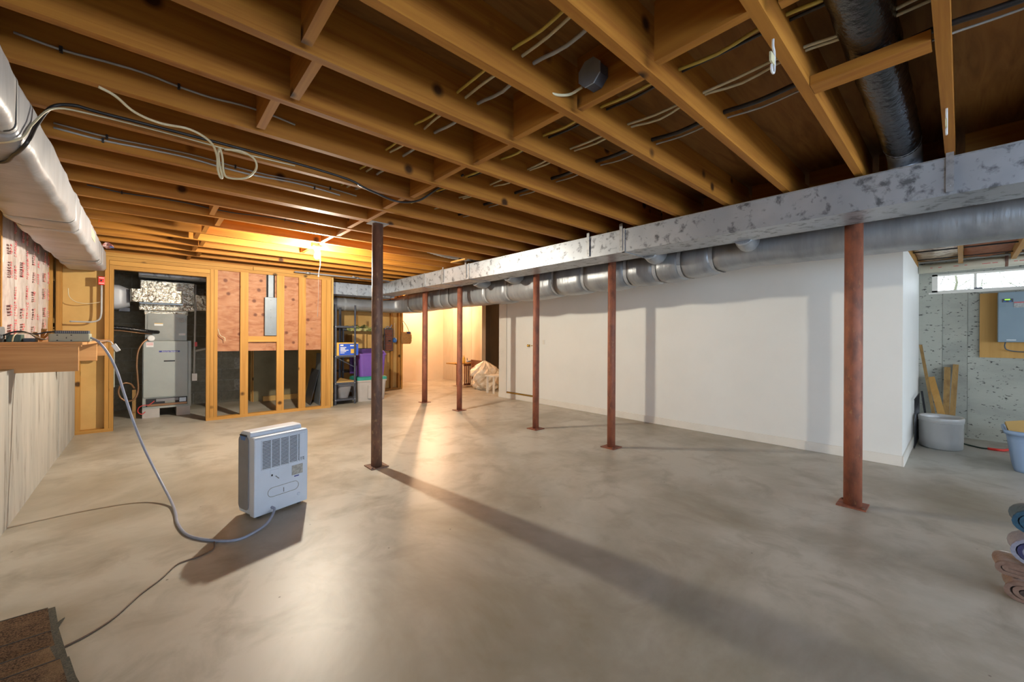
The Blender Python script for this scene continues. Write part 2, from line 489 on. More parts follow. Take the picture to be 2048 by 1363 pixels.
def bx(name, a, b, material, parent=None, kind=None, label=None, bevel=None):
    return MB().box(a, b).build(name, material, parent, kind=kind, label=label, bevel=bevel)


def inst(src, name, loc, parent=None, rot=None):
    """another object that shares src's mesh; loc is a world position"""
    o = bpy.data.objects.new(name, src.data)
    COL.objects.link(o)
    loc = Vector(loc)
    if parent is not None:
        o.parent = parent
        o.location = loc - ORG[parent]
    else:
        o.location = loc
    if rot:
        o.rotation_euler = rot
    ORG[o] = loc
    return o


def spline(P, n=8):
    """Catmull-Rom through P"""
    P = [Vector(p) for p in P]
    Q = [P[0] * 2 - P[1]] + P + [P[-1] * 2 - P[-2]]
    out = []
    for i in range(1, len(Q) - 2):
        a, b, c, d = Q[i - 1], Q[i], Q[i + 1], Q[i + 2]
        for k in range(n):
            t = k / n
            out.append(0.5 * ((2 * b) + (c - a) * t + (2 * a - 5 * b + 4 * c - d) * t * t + (3 * b - a - 3 * c + d) * t ** 3))
    out.append(P[-1])
    return out


def cable(name, P, r, material, parent=None, n=6, seg=6):
    return MB().tube(spline(P, seg), r, n).build(name, material, parent)


def text_mesh(name, body, size, M4, material, parent, align='CENTER', shear=0.0):
    cu = bpy.data.curves.new(name, 'FONT')
    cu.body = body
    cu.size = size
    cu.align_x = align
    cu.align_y = 'CENTER'
    cu.shear = shear
    cu.extrude = 0.0008
    t = bpy.data.objects.new(name + '_src', cu)
    COL.objects.link(t)
    bpy.context.view_layer.update()
    dg = bpy.context.evaluated_depsgraph_get()
    me = bpy.data.meshes.new_from_object(t.evaluated_get(dg))
    bpy.data.objects.remove(t)
    me.transform(Matrix.Translation(-ORG[parent]) @ M4)
    me.materials.clear()
    me.materials.append(material)
    o = bpy.data.objects.new(name, me)
    COL.objects.link(o)
    o.parent = parent
    ORG[o] = ORG[parent]
    return o


def rrect(w, h, r, n=5):
    """rounded rectangle outline centred on 0"""
    P = []
    for (cx, cy, a0) in ((w / 2 - r, h / 2 - r, 0), (-w / 2 + r, h / 2 - r, 90), (-w / 2 + r, -h / 2 + r, 180), (w / 2 - r, -h / 2 + r, 270)):
        for k in range(n + 1):
            a = math.radians(a0 + 90 * k / n)
            P.append((cx + r * math.cos(a), cy + r * math.sin(a)))
    return P


def rbox(mb, a, b, r, axis=2, n=4):
    """box with the four edges along an axis rounded"""
    a, b = Vector(a), Vector(b)
    c = (a + b) / 2
    d = b - a
    o = [i for i in range(3) if i != axis]
    P = [(p[0] + c[o[0]], p[1] + c[o[1]]) for p in rrect(d[o[0]], d[o[1]], r, n)]
    return mb.prism(P, axis, a[axis], b[axis])


# ================================================================== STRUCTURE
XL, XR, YN, YF = -0.98, 7.6, -4.4, 10.2
JB, JT = 2.30, 2.535           # underside and top of the joists

floor = bx('floor', (XL - 0.2, YN - 0.2, -0.12), (XR + 0.3, YF + 0.3, 0), M_FLOOR, kind='structure')
floor['label'] = 'grey concrete basement floor with trowel marks and stains'

# ceiling: plywood subfloor sheets over joists
bx('roof_deck', (XL - 0.3, YN - 0.3, JT + 0.03), (XR + 0.4, YF + 0.4, JT + 0.06), M_SUB, kind='structure')
ceil = thing('ceiling', (0, 0, JB), kind='structure')
ceil['label'] = 'open ceiling of wooden joists under a plywood subfloor'
sy = YN - 0.2
i = 0
while sy < YF + 0.3:
    e = min(sy + 1.215, YF + 0.35)
    bx('subfloor_sheet', (XL - 0.2, sy, JT), (XR + 0.3, e, JT + 0.02), M_SUB, ceil)
    sy = e + 0.004
JS = 0.4065
JY = [0.475 + JS * k for k in range(-11, 24)]           # far faces
j_src = None
for k, y in zip(range(-11, 24), JY):
    if j_src is None:
        j_src = MB().box((XL, y - 0.04, JB), (3.90, y, JT)).build('joist', M_JX, ceil, origin=(0, y, JB))
        j_src2 = MB().box((3.84, y + 0.002, JB), (XR, y + 0.042, JT)).build('joist', M_JX, ceil, origin=(0, y, JB))
    else:
        inst(j_src, 'joist', (0, y, JB), ceil)
        if y > 0.8 or y < -1.2:
            inst(j_src2, 'joist', (0, y, JB), ceil)
        else:
            bx('joist', (3.84, y + 0.002, JB), (5.47, y + 0.042, JT), M_JX, ceil)
    if k == 8:
        inst(j_src, 'joist', (0, y - 0.042, JB), ceil)
    if k == 7:
        pass
# blocking rows between the joists
b_src = None
for row, ks in ((1.475, range(-1, 13)), (0.43, (2, 3, 4)), (3.87, range(-3, 14))):
    for k in ks:
        y = 0.475 + JS * k
        off = 0.0 if row > 3 else (0.035 if k % 2 else 0.0)
        if row < 1 and k == 3:
            off = 0.06
        gap = JS - 0.04 - (0.042 if k == 7 else 0)
        if b_src is None:
            b_src = MB().box((-0.019, -JS + 0.04 + 0.0, JB), (0.019, -0.04, JT - 0.002)).build('blocking', M_JY, ceil, origin=(0, -JS + 0.04, JB))
            b_src.location = Vector((row + off, y, JB)) - ORG[ceil]
            # mesh spans y..y+gap in its own frame
            ORG[b_src] = Vector((row + off, y, JB))
            continue
        inst(b_src, 'blocking', (row + off, y, JB), ceil)
for (x, k) in ((0.42, 9), (0.50, 10), (0.43, 11), (0.39, 12), (0.47, 13), (0.43, 14), (0.50, 15), (0.42, 16)):
    inst(b_src, 'blocking', (x, 0.475 + JS * k, JB), ceil)
# flat nailer under the round duct
bx('duct_support_board', (2.08, 0.077, JB), (2.17, 0.433, JB + 0.04), M_JY, ceil)
# wooden carrying beam on top of the column row
bx('carrying_beam', (3.83, YN, 2.11), (3.95, YF, JB), M_JY, ceil)

# ---- left: concrete knee wall, framed wall above
wl = thing('wall_left', (-0.78, 2, 0), kind='structure')
wl['label'] = 'low concrete foundation wall with vertical form board marks'
ys = [-4.4, -3.6, -2.8, -2.0, -1.2, -0.4, 0.4, 1.2, 2.0, 2.7, 3.4, 4.09, 4.74, 5.40, 6.08, 6.70, 7.28, 7.95, 8.6, 9.4]
for a, b in zip(ys[:-1], ys[1:]):
    bx('form_panel', (-1.0, a + 0.003, 0), (-0.66 - random.uniform(0, 0.004), b - 0.003, 1.0), M_FORM, wl)
bx('wall_core', (-1.02, YN, 0), (-0.675, 9.4, 0.995), M_FORM, wl)

wu = thing('wall_left_upper', (-0.9, 2, 1.0), kind='structure')
wu['label'] = 'framed wall with plastic faced insulation above the concrete'
for a, b in (((YN, 1.0), (-3.84, JT)), ((-1.35, 1.0), (9.4, JT)), ((-3.84, 1.0), (-1.35, 1.06)), ((-3.84, 2.13), (-1.35, JT))):
    bx('sheathing', (-1.05, a[0], a[1]), (-0.98, b[0], b[1]), M_KRAFT, wu)
bx('sill_plate', (-0.98, YN, 1.0), (-0.84, 9.3, 1.04), M_SY, wu)
bx('top_plate', (-0.98, YN, 2.24), (-0.84, 9.3, 2.30), M_SY, wu)
sy_l = [-4.2, -3.9, -1.34, -1.0, -0.2, 0.6, 1.4, 2.2, 3.0, 3.8, 4.55, 4.95, 6.98, 7.22]
s_src = None
for y in sy_l:
    if s_src is None:
        s_src = bx('stud', (-0.98, y, 1.04), (-0.84, y + 0.04, 2.24), M_SZ, wu)
        so = ORG[s_src]
    else:
        inst(s_src, 'stud', (so[0], so[1] + y - sy_l[0], so[2]), wu)
for a, b in zip((4.99, 5.40, 5.87, 6.39), (5.40, 5.87, 6.39, 6.97)):
    # pillowed insulation batt with a clear printed face
    mb = MB()
    n, mrow = 8, 12
    R = []
    for q in range(mrow + 1):
        z = 1.04 + 1.2 * q / mrow
        R.append([(-0.860 + 0.045 * math.sin(PI * j / n) ** 0.6 + random.uniform(-0.004, 0.004), a + 0.010 + (b - a - 0.020) * j / n, z) for j in range(n + 1)])
    mb.rings(R, closed=False)
    mb.box((-0.97, a + 0.006, 1.04), (-0.85, b - 0.006, 2.24))
    bo = mb.build('insulation_batt', M_BATT, wu)
    # red printed lettering blocks on the facing
    pm = MB()
    w = b - a
    z = 1.10
    while z < 2.2:
        for cix in range(2):
            if random.random() < 0.18:
                continue
            yy = a + w * (0.20 + 0.34 * cix) + random.uniform(-0.01, 0.01)
            hgt = random.uniform(0.06, 0.13)
            q = z
            while q < z + hgt:
                d = random.uniform(0.008, 0.018)
                wd = random.uniform(0.03, 0.075)
                pm.box((-0.8145, yy, q), (-0.8105, yy + wd, q + d))
                q += d + random.uniform(0.006, 0.010)
        z += random.uniform(0.13, 0.19)
    po = pm.build('printed_lettering', M_PRINTP, bo, kind='stuff')
w5 = thing('added_window_5', (-0.9, -2.6, 1.04), kind='structure')  # added unseen window that holds the left fill lamp
for y in (-3.84, -2.62, -1.40):
    bx('window_stile', (-0.96, y, 1.1), (-0.88, y + 0.05, 2.12), M_TRIM, w5)
for z in (1.06, 2.08):
    bx('window_rail', (-0.96, -3.84, z), (-0.88, -1.35, z + 0.05), M_TRIM, w5)
bx('window_pane', (-0.93, -3.79, 1.1), (-0.925, -2.62, 2.1), M_GLASS, w5)
bx('window_pane', (-0.93, -2.57, 1.1), (-0.925, -1.40, 2.1), M_GLASS, w5)
# narrow window at the end of the framed wall
w1 = thing('window_1', (-0.9, 7.12, 1.04), kind='structure')
w1['label'] = 'narrow window with white sash at the end of the insulated wall'
bx('window_frame', (-0.97, 7.03, 1.1), (-0.88, 7.055, 2.16), M_TRIM, w1)
bx('window_sash', (-0.96, 7.055, 1.58), (-0.90, 7.20, 1.63), M_SZ, w1)
bx('window_pane', (-0.955, 7.055, 1.63), (-0.945, 7.21, 2.16), M_TRIM, w1)
bx('window_pane', (-0.955, 7.055, 1.1), (-0.945, 7.21, 1.58), M_PRINTW, w1)
bx('window_header', (-0.98, 7.02, 2.16), (-0.86, 7.22, 2.24), M_SY, w1)

# ---- far stud wall in front of the furnace room
wb = thing('wall_back', (0.7, 7.3, 0), kind='structure')
wb['label'] = 'unfinished stud wall with plywood panels and a furnace opening'
Y0, Y1 = 7.28, 7.37


def stud(x0, x1, z0, z1, y0=Y0, y1=Y1):
    return bx('stud', (x0, y0, z0), (x1, y1, z1), M_SZ, wb)


bx('bottom_plate', (-0.84, Y0, 0), (-0.325, Y1, 0.042), M_SX, wb)
bx('bottom_plate', (0.63, Y0, 0), (2.355, Y1, 0.042), M_SX, wb)
stud(-0.82, -0.775, 0.042, 2.19)
stud(-0.66, -0.62, 0.042, 1.0)
stud(-0.405, -0.367, 0.042, 2.19)
stud(-0.364, -0.325, 0.042, 2.076)
for (x0, x1, zt) in ((0.63, 0.672, 2.076), (0.675, 0.716, 2.19), (0.719, 0.761, 2.19)):
    stud(x0, x1, 0.042, zt)
for (x0, x1) in ((1.04, 1.142), (1.525, 1.63), (1.845, 1.95), (2.20, 2.272), (2.276, 2.354)):
    stud(x0, x1, 0.042, 2.19, Y0, Y0 + 0.04)
for (z0, z1, x0, x1) in ((2.076, 2.126, -0.364, 0.672), (2.129, 2.187, -0.364, 0.672), (2.190, 2.236, -0.84, 2.355), (2.239, 2.29, -0.84, 1.2), (2.239, 2.29, 1.205, 2.355)):
    bx('header_plate', (x0, Y0, z0), (x1, Y1, z1), M_SX, wb)
bx('blocking', (1.142, Y0, 1.138), (1.525, Y0 + 0.04, 1.225), M_SX, wb)
for (x0, x1) in ((0.761, 1.09), (1.092, 1.385), (1.505, 1.90), (1.902, 2.355)):
    bx('plywood_panel', (x0, Y0 + 0.042, 1.0), (x1, Y0 + 0.055, 2.19), M_PLY, wb)
bx('plywood_panel', (1.385, Y0 + 0.042, 1.0), (1.505, Y0 + 0.055, 1.82), M_PLY, wb)
bx('kraft_panel', (-0.84, Y1 + 0.002, 0.0), (-0.33, Y1 + 0.014, 2.29), M_KRAFT, wb)

# ---- furnace room shell
wc = thing('wall_furnace_rear', (0.3, 9.25, 0), kind='structure')
wc['label'] = 'dark concrete block wall behind the furnace'
bx('mortar_bed', (-1.0, 9.215, 0), (1.47, 9.35, JT), M_MORT, wc)
c_src = None
for row in range(12):
    for q in range(8):
        x0 = -1.0 + q * 0.405 - (0.2 if row % 2 else 0)
        z0 = row * 0.203
        if x0 + 0.395 > 1.47 or x0 < -1.21:
            continue
        if c_src is None:
            c_src = bx('concrete_block', (x0, 9.2, z0 + 0.005), (x0 + 0.395, 9.22, z0 + 0.198), M_CMU, wc)
            co = ORG[c_src] - Vector((x0, 0, z0))
        else:
            inst(c_src, 'concrete_block', (co[0] + x0, co[1], co[2] + z0), wc)
wp = thing('wall_furnace_partition', (1.9, 8.85, 0), kind='structure')
bx('drywall_panel', (1.47, 8.85, 0), (2.36, 8.9, JT), M_OLIVE, wp)
bx('corner_trim', (1.455, 8.84, 0), (1.475, 8.9, 2.3), M_SZ, wp)
bx('return_panel', (1.44, 8.9, 0), (1.47, 9.2, JT), M_KRAFT, wp)
bx('wall_furnace_side', (2.362, 7.372, 0), (2.42, 9.0, JT), M_KRAFT, kind='structure')
bx('wall_furnace_left', (-1.05, 7.385, 1.0), (-1.02, 9.35, JT), M_CMU, kind='structure')

# ---- right: white partition with door, return wall, concrete wall
bx('wall_right', (5.42, 0.38, 0), (5.47, 6.42, JB), M_WHITE, kind='structure')['label'] = 'long white painted partition wall'
bx('wall_right_return', (5.47, 0.38, 0), (XR, 0.44, JB - 0.0), M_WHITE, kind='structure')['label'] = 'short white wall returning beside the window alcove'
bx('wall_right_end', (5.47, 6.36, 0), (XR, 6.42, JB), M_WHITE, kind='structure')
bx('baseboard_right', (5.405, 0.38, 0), (5.42, 6.42, 0.10), M_TRIM, kind='structure', bevel=0.004)
bx('baseboard_return', (5.405, 0.365, 0), (XR, 0.38, 0.10), M_TRIM, kind='structure', bevel=0.004)
d1 = thing('door_1', (5.41, 5.75, 0), kind='structure')
d1['label'] = 'flush white door with brass knob in the white partition'
bx('door_slab', (5.404, 5.365, 0.135), (5.419, 6.155, 2.05), M_WHITE, d1)
bx('door_gap', (5.417, 5.355, 0.10), (5.4195, 6.165, 2.06), M_VOID, d1)
bx('door_threshold', (5.402, 5.36, 0.105), (5.419, 6.16, 0.13), M_BRASS, d1)
bx('door_casing', (5.402, 6.17, 0.0), (5.419, 6.40, 2.15), M_TRIM, d1)
kn = MB().lathe((5.40, 5.50, 1.07), [(0.024, 0.004), (0.024, 0), (0.010, -0.004), (0.009, -0.02), (0.024, -0.032), (0.026, -0.045), (0.016, -0.056), (0.002, -0.058)], 16, axis=0).build('door_knob', M_BRASS, d1)
MB().lathe((5.404, 5.435, 1.07), [(0.012, 0.0), (0.012, -0.008), (0.002, -0.009)], 12, axis=0).build('strike_button', M_BRASS, d1)
bx('wall_switch_plate', (5.412, 5.12, 1.10), (5.4195, 5.17, 1.18), M_TRIM, d1)

wr = thing('wall_far_right', (7.7, 0, 0), kind='structure')
wr['label'] = 'pitted grey concrete foundation wall with form seams'
WY0, WY1, WZ0, WZ1 = -0.56, 0.26, 1.835, 2.065
seams = [-4.6, -3.8, -3.0, -2.2, -1.4, -0.65, -0.05, 0.165, 0.44]
for a, b in zip(seams[:-1], seams[1:]):
    for (z0, z1) in ((0, WZ0), (WZ1, JT)) if (a < WY1 and b > WY0) else ((0, JT),):
        bx('form_panel', (7.6 + random.uniform(0, .003), a + 0.0015, z0), (7.85, b - 0.0015, z1), M_CONC, wr)
bx('wall_core', (7.61, -4.5, 0), (7.84, 10.3, WZ0 - 0.01), M_CONC, wr)
bx('wall_core', (7.61, -4.5, WZ1 + 0.01), (7.84, 10.3, JT), M_CONC, wr)
bx('wall_core', (7.61, -4.5, WZ0 - 0.01), (7.84, -0.66, WZ1 + 0.01), M_CONC, wr)
bx('wall_core', (7.61, 0.42, WZ0 - 0.01), (7.84, 10.3, WZ1 + 0.01), M_CONC, wr)
bx('window_jamb', (7.6, WY1, WZ0), (7.85, 0.44, WZ1), M_CONC, wr)
bx('window_jamb', (7.6, -0.65, WZ0), (7.85, WY0, WZ1), M_CONC, wr)
for a, b in ((0.44, 1.8), (1.8, 3.2), (3.2, 4.6), (4.6, 6.0), (6.0, 7.4), (7.4, 8.9), (8.9, 9.4), (9.4, 10.3)):
    bx('form_panel', (7.6, a + 0.004, 0), (7.85, b - 0.004, JT), M_CONCW, wr)
w2 = thing('window_2', (7.62, -0.15, WZ0), kind='structure')
w2['label'] = 'shallow two pane basement window above the electrical enclosure'
for nm, a, b in (('frame_rail', (7.60, WY0, WZ0), (7.66, WY1, WZ0 + 0.022)), ('frame_rail', (7.60, WY0, WZ1 - 0.02), (7.66, WY1, WZ1)),
                 ('frame_stile', (7.60, WY1 - 0.05, WZ0), (7.66, WY1, WZ1)), ('frame_stile', (7.60, WY0, WZ0), (7.66, WY0 + 0.05, WZ1)),
                 ('frame_mullion', (7.605, -0.125, WZ0), (7.655, -0.10, WZ1)), ('window_sill', (7.585, WY0 - 0.03, WZ0 - 0.02), (7.66, WY1 + 0.03, WZ0))):
    bx(nm, a, b, M_TRIM, w2)
bx('window_pane', (7.63, -0.112, WZ0 + 0.02), (7.634, WY1 - 0.05, WZ1 - 0.02), M_GLASS, w2)
bx('window_pane', (7.63, WY0 + 0.05, WZ0 + 0.02), (7.634, -0.112, WZ1 - 0.02), M_GLASS, w2)
bx('window_latch', (7.59, -0.17, WZ0 + 0.018), (7.61, -0.10, WZ0 + 0.034), M_DKMETAL, w2)

# ---- back room
wk = thing('wall_rear_stud', (3.4, 8.9, 0), kind='structure')
wk['label'] = 'stud partition with orange brown sheathing and a doubled end post'
bx('bottom_plate', (2.42, 8.80, 0), (4.46, 8.90, 0.04), M_SX, wk)
bx('top_plate', (2.42, 8.80, 2.25), (4.46, 8.90, 2.30), M_SX, wk)
for x in (2.55, 2.95, 3.35, 3.76, 4.17):
    bx('stud', (x, 8.80, 0.04), (x + 0.045, 8.88, 2.25), M_SZ, wk)
bx('post', (4.35, 8.79, 0.04), (4.395, 8.88, 2.25), M_SZ, wk)
bx('post', (4.415, 8.79, 0.04), (4.46, 8.88, 2.25), M_SZ, wk)
bx('sheathing_panel', (2.42, 8.881, 0.02), (3.40, 8.90, 2.3), M_KRAFT, wk)
bx('sheathing_panel', (3.404, 8.881, 0.02), (4.46, 8.90, 2.3), M_KRAFT, wk)
wf = thing('wall_far', (5.5, 10.2, 0), kind='structure')
wf['label'] = 'cream end wall of the brightly lit back room'
bx('wall_panel', (2.4, 10.17, 0), (5.78, 10.3, JT), M_CREAM, wf)
bx('wall_panel', (5.79, 10.15, 0.0), (6.43, 10.3, JT), M_CREAM, wf)
wn = thing('wall_back_side', (6.48, 9.2, 0), kind='structure')
wn['label'] = 'pale concrete side wall of the back room'
for a, b in zip((8.30, 8.75, 9.2, 9.65), (8.75, 9.2, 9.65, 10.17)):
    bx('form_panel', (6.43, a + 0.003, 0), (6.55, b - 0.003, JT), M_CONCW, wn)
bx('wall_far_end', (6.43, 10.2, 0), (7.85, 10.35, JT), M_CONCW, kind='structure')
bx('wall_far_left', (2.3, 9.0, 0), (2.42, 10.3, JT), M_KRAFT, kind='structure')

# ---- wall behind the camera with an added window band, sized to light joist sides
wz = thing('wall_behind', (3, -4.5, 0), kind='structure')
for a, b in (((-1.1, 0), (-0.25, JT)), ((4.25, 0), (5.05, JT)), ((6.75, 0), (7.85, JT)), ((-0.25, 1.70), (4.25, JT)), ((-0.25, 0), (4.25, 0.74)), ((5.05, 1.70), (6.75, JT)), ((5.05, 0), (6.75, 0.74))):
    bx('wall_segment', (a[0], -4.62, a[1]), (b[0], -4.5, b[1]), M_WHITE, wz)
for nm, x0, x1, n in (('unseen_window_3', -0.25, 4.25, 4), ('unseen_window_4', 5.05, 6.75, 2)):
    wd = thing(nm, ((x0 + x1) / 2, -4.5, 0.74), kind='structure')
    for q in range(n + 1):
        x = x0 + (x1 - x0 - 0.05) * q / n
        bx('window_stile', (x, -4.58, 0.74), (x + 0.05, -4.5, 1.70), M_TRIM, wd)
        if q < n:
            bx('window_pane', (x + 0.05, -4.545, 0.76), (x + (x1 - x0 - 0.05) / n, -4.541, 1.68), M_GLASS, wd)
# ================================================================== STEEL COLUMNS
def column(x, y, zt, r, material, label, zb=0.0):
    t = thing('steel_column', (x, y, 0), label, 'column', 'steel support columns')
    MB().tube([(x, y, 0.008), (x, y, zt * 0.33), (x, y, zt * 0.66), (x, y, zt)], r, 24).build('shaft', material, t)
    bx('base_plate', (x - 0.085, y - 0.085, 0), (x + 0.085, y + 0.085, 0.010), material, t)
    MB().box((x - 0.085, y - 0.06, zt), (x + 0.085, y + 0.06, zt + 0.008)).build('cap_plate', M_GALVD, t)
    for a, b in ((-1, -1), (1, 1)):
        MB().lathe((x + a * 0.068, y + b * 0.068, 0.010), [(0.010, 0), (0.010, 0.008), (0.004, 0.012)], 6).build('anchor_bolt', M_RUSTD, t)
    return t


column(1.617, 3.706, 2.292, 0.0505, M_RUSTD, 'dark rusty steel column standing alone in the middle of the floor')
column(3.878, 0.535, 2.10, 0.0545, M_RUST, 'nearest red brown steel column, in front of the right end of the white wall')
column(3.875, 2.63, 2.10, 0.0445, M_RUST, 'red brown steel column in front of the middle of the white wall')
column(3.885, 3.83, 2.10, 0.0425, M_RUST, 'red brown steel column just right of the white door')
column(3.89, 5.63, 2.10, 0.0445, M_RUST, 'red brown steel column beside the slatted table')
column(3.87, 6.74, 2.10, 0.050, M_RUST, 'farthest red brown steel column, in front of the bright cream wall')

# ================================================================== DUCTS
# galvanized trunk duct above the column row
td = thing('trunk_duct', (3.61, 3.4, 2.06), 'long rectangular galvanized duct running beside the column row under the joists', 'duct')
cuts = [-1.6, -0.9, 2.19, 4.73, 5.45, 5.98, 7.86]
for a, b in zip(cuts[:-1], cuts[1:]):
    MB().box((3.42, a + 0.002, 2.06), (3.80, b - 0.002, 2.275)).build('duct_section', M_GALV, td)
for y in (2.19, 4.73, 5.45, 5.98):
    c = MB()
    c.box((3.413, y - 0.014, 2.052), (3.42, y + 0.014, 2.285)).box((3.413, y - 0.014, 2.052), (3.807, y + 0.014, 2.06))
    c.box((3.80, y - 0.014, 2.052), (3.807, y + 0.014, 2.285))
    c.build('seam_cleat', M_GALVD, td)
MB().box((3.416, -1.6, 2.270), (3.424, 7.86, 2.279)).build('top_flange', M_GALVD, td)
for y, zt in ((0.048, 2.335), (2.215, 2.335), (2.61, 2.32), (4.80, 2.32), (5.40, 2.32)):
    c = MB().box((3.408, y - 0.016, 2.075), (3.4135, y + 0.016, zt))
    so = c.build('hanger_strap', M_GALVD, td)
    MB().lathe((3.408, y, 2.11), [(0.005, 0), (0.004, -0.003), (0.001, -0.004)], 8, axis=0).build('screw', M_GALVD, so)
# cross duct from the trunk to the furnace room
cd = thing('cross_duct', (2.9, 8.1, 2.03), 'galvanized rectangular duct crossing above the black shelving unit', 'duct')
MB().box((2.43, 7.87, 2.025), (3.02, 8.25, 2.245)).build('duct_section', M_GALV, cd)
MB().box((3.024, 7.87, 2.025), (3.80, 8.25, 2.245)).build('duct_section', M_GALV, cd)
MB().box((3.01, 7.862, 2.018), (3.034, 7.87, 2.252)).build('seam_cleat', M_GALVD, cd)
# take-off collars under the trunk duct
for y in (1.25, 2.12, 4.3, 5.05):
    tk = thing('duct_takeoff', (3.95, y, 1.98))
    MB().tube(spline([(3.79, y, 2.10), (3.87, y + 0.01, 2.075), (3.96, y + 0.02, 2.075), (4.04, y + 0.03, 2.12)], 4), [0.078] * 13, 14).build('sleeve', M_JACK, tk)
    MB().tube([(3.785, y, 2.105), (3.81, y, 2.095)], 0.083, 14).build('collar', M_GALV, tk)
    tag(tk, {1.25: 'silver branch take-off hanging under the trunk duct nearest the right column', 2.12: 'silver branch take-off under the trunk duct just right of a seam, before the white wall',
             4.3: 'silver branch take-off under the trunk duct left of the door', 5.05: 'farthest silver branch take-off under the trunk duct'}[y], 'duct', 'branch take-offs')

# grey insulated duct behind it, sagging between its tape bands
gd = thing('insulated_duct', (4.33, 3.4, 1.8), 'thick sagging insulated duct in a silvery grey jacket along the white wall', 'duct')


def zbot(y):
    P = [(-1.7, 1.945), (1.4, 1.945), (1.75, 1.90), (2.2, 1.86), (3.0, 1.845), (4.0, 1.82), (5.0, 1.795), (6.5, 1.79), (8.4, 1.76)]
    for (a, za), (b, zb) in zip(P[:-1], P[1:]):
        if a <= y <= b:
            t = (y - a) / (b - a)
            return za + (zb - za) * t
    return P[-1][1]


bands = [-1.7, 1.66, 1.98, 2.26, 2.62, 3.24, 3.75, 4.72, 5.25, 6.35, 6.62, 7.1, 7.9]
for a, b in zip(bands[:-1], bands[1:]):
    mb = MB()
    R = []
    n = max(5, int((b - a) / 0.09))
    amp = min(0.030, 0.05 * (b - a)) if b < 6 else 0.012
    for q in range(n + 1):
        t = q / n
        y = a + (b - a) * t
        bul = amp * math.sin(PI * t) ** 0.7
        zb = zbot(y) - bul * 0.8
        w = 0.44 + bul
        hgt = 2.20 - zb
        ring = []
        for (px, pz) in rrect(w, hgt, min(0.15, hgt / 2 - 0.01), 6):
            wob = 0.006 * math.sin(17 * y + 9 * px) + random.uniform(-.0025, .0025)
            ring.append((4.33 + px * (1 + wob), y, zb + hgt / 2 + pz * (1 + wob)))
        R.append(ring)
    mb.rings(R).build('jacket_section', M_JACK, gd)
for y in bands[1:-1]:
    zb = zbot(y)
    hgt = 2.205 - zb + 0.006
    R = []
    for dy in (-0.02, 0.02):
        R.append([(4.33 + px, y + dy, zb - 0.004 + hgt / 2 + pz) for (px, pz) in rrect(0.448, hgt, 0.14, 6)])
    MB().rings(R, cap=False).build('tape_band', M_TAPE, gd)
# its branch turning towards the furnace
bd = thing('insulated_branch_duct', (3.3, 8.45, 1.7), 'grey insulated duct turning left behind the black shelving unit', 'duct')
R = []
path = [(4.33, 7.9), (4.30, 8.15), (4.12, 8.38), (3.85, 8.45), (3.2, 8.47), (2.43, 8.47)]
for q, (x, y) in enumerate(spline([(x, y, 0) for x, y in path], 5)[i][:2] for i in range(26)):
    P = spline([(a, b, 0) for a, b in path], 5)
    d = (P[min(q + 1, 25)] - P[max(q - 1, 0)]).normalized()
    nrm = Vector((d.y, -d.x, 0))
    tq = max(0.0, 1 - q / 16)
    R.append([(x + nrm.x * px * -1, y + nrm.y * px * -1, 1.88 + 0.10 * tq + pz + random.uniform(-.003, .003)) for (px, pz) in rrect(0.42, 0.25 + 0.20 * tq, 0.10, 5)])
MB().rings(R).build('jacket', M_JACK, bd)
for x in (3.55, 2.95):
    MB().rings([[(x + dx, 8.47 + px, 1.88 + pz) for (px, pz) in rrect(0.416, 0.266, 0.10, 5)] for dx in (-0.02, 0.02)], cap=False).build('tape_band', M_TAPE, bd)

# white jacketed duct along the left wall
ld = thing('wrapped_duct', (-0.565, 3.0, 2.03), 'large white wrapped duct hanging along the left wall under the joists', 'duct')
bandl = [-1.2, 0.9, 2.55, 4.30, 4.62, 6.35, 6.62, 7.265]
for a, b in zip(bandl[:-1], bandl[1:]):
    R = []
    n = max(6, int((b - a) / 0.07))
    for q in range(n + 1):
        t = q / n
        y = a + (b - a) * t
        bul = 0.012 * math.sin(PI * t) ** 0.5
        w, hgt = 0.335 + bul, 0.255 + bul
        ring = []
        for (px, pz) in rrect(w, hgt, 0.045, 5):
            wob = random.uniform(-.0022, .0022) + 0.004 * math.sin(13 * y + 11 * px) * (1 if pz < 0 else 0.3)
            ring.append((-0.563 + px + wob, y, 2.160 + pz + wob))
        R.append(ring)
    MB().rings(R).build('jacket_section', M_JACKW, ld)
for y in bandl[1:-1]:
    MB().rings([[(-0.563 + px, y + dy, 2.160 + pz) for (px, pz) in rrect(0.340, 0.260, 0.044, 5)] for dy in (-0.012, 0.012)], cap=False).build('tape_band', M_TAPE, ld)
MB().box((-0.392, 5.35, 2.14), (-0.388, 5.75, 2.22)).build('repair_tape', M_TAG, ld)

# black sleeved round duct rising in the joist bay
rd = thing('round_duct', (2.7, 0.2, 2.3), 'round duct in shiny black sleeve between two joists, dropping into the galvanized duct', 'duct')
P = spline([(0.4, 0.245, 2.44), (1.2, 0.245, 2.44), (1.9, 0.245, 2.43), (2.6, 0.245, 2.42), (3.1, 0.245, 2.42), (3.38, 0.245, 2.41)], 10)
MB().tube(P, [0.086 + 0.0025 * math.sin(k * 1.9) for k in range(len(P))], 22).build('sleeve', M_BLKDUCT, rd)
MB().tube(spline([(3.36, 0.245, 2.41), (3.50, 0.245, 2.40), (3.58, 0.245, 2.36), (3.60, 0.245, 2.276)], 5), 0.082, 20).build('metal_elbow', M_GALV, rd)
for q in range(3):
    MB().tube([(3.36 + 0.012 * q, 0.245, 2.41), (3.366 + 0.012 * q, 0.245, 2.41)], 0.0865, 20).build('draw_band', M_GALVD, rd)

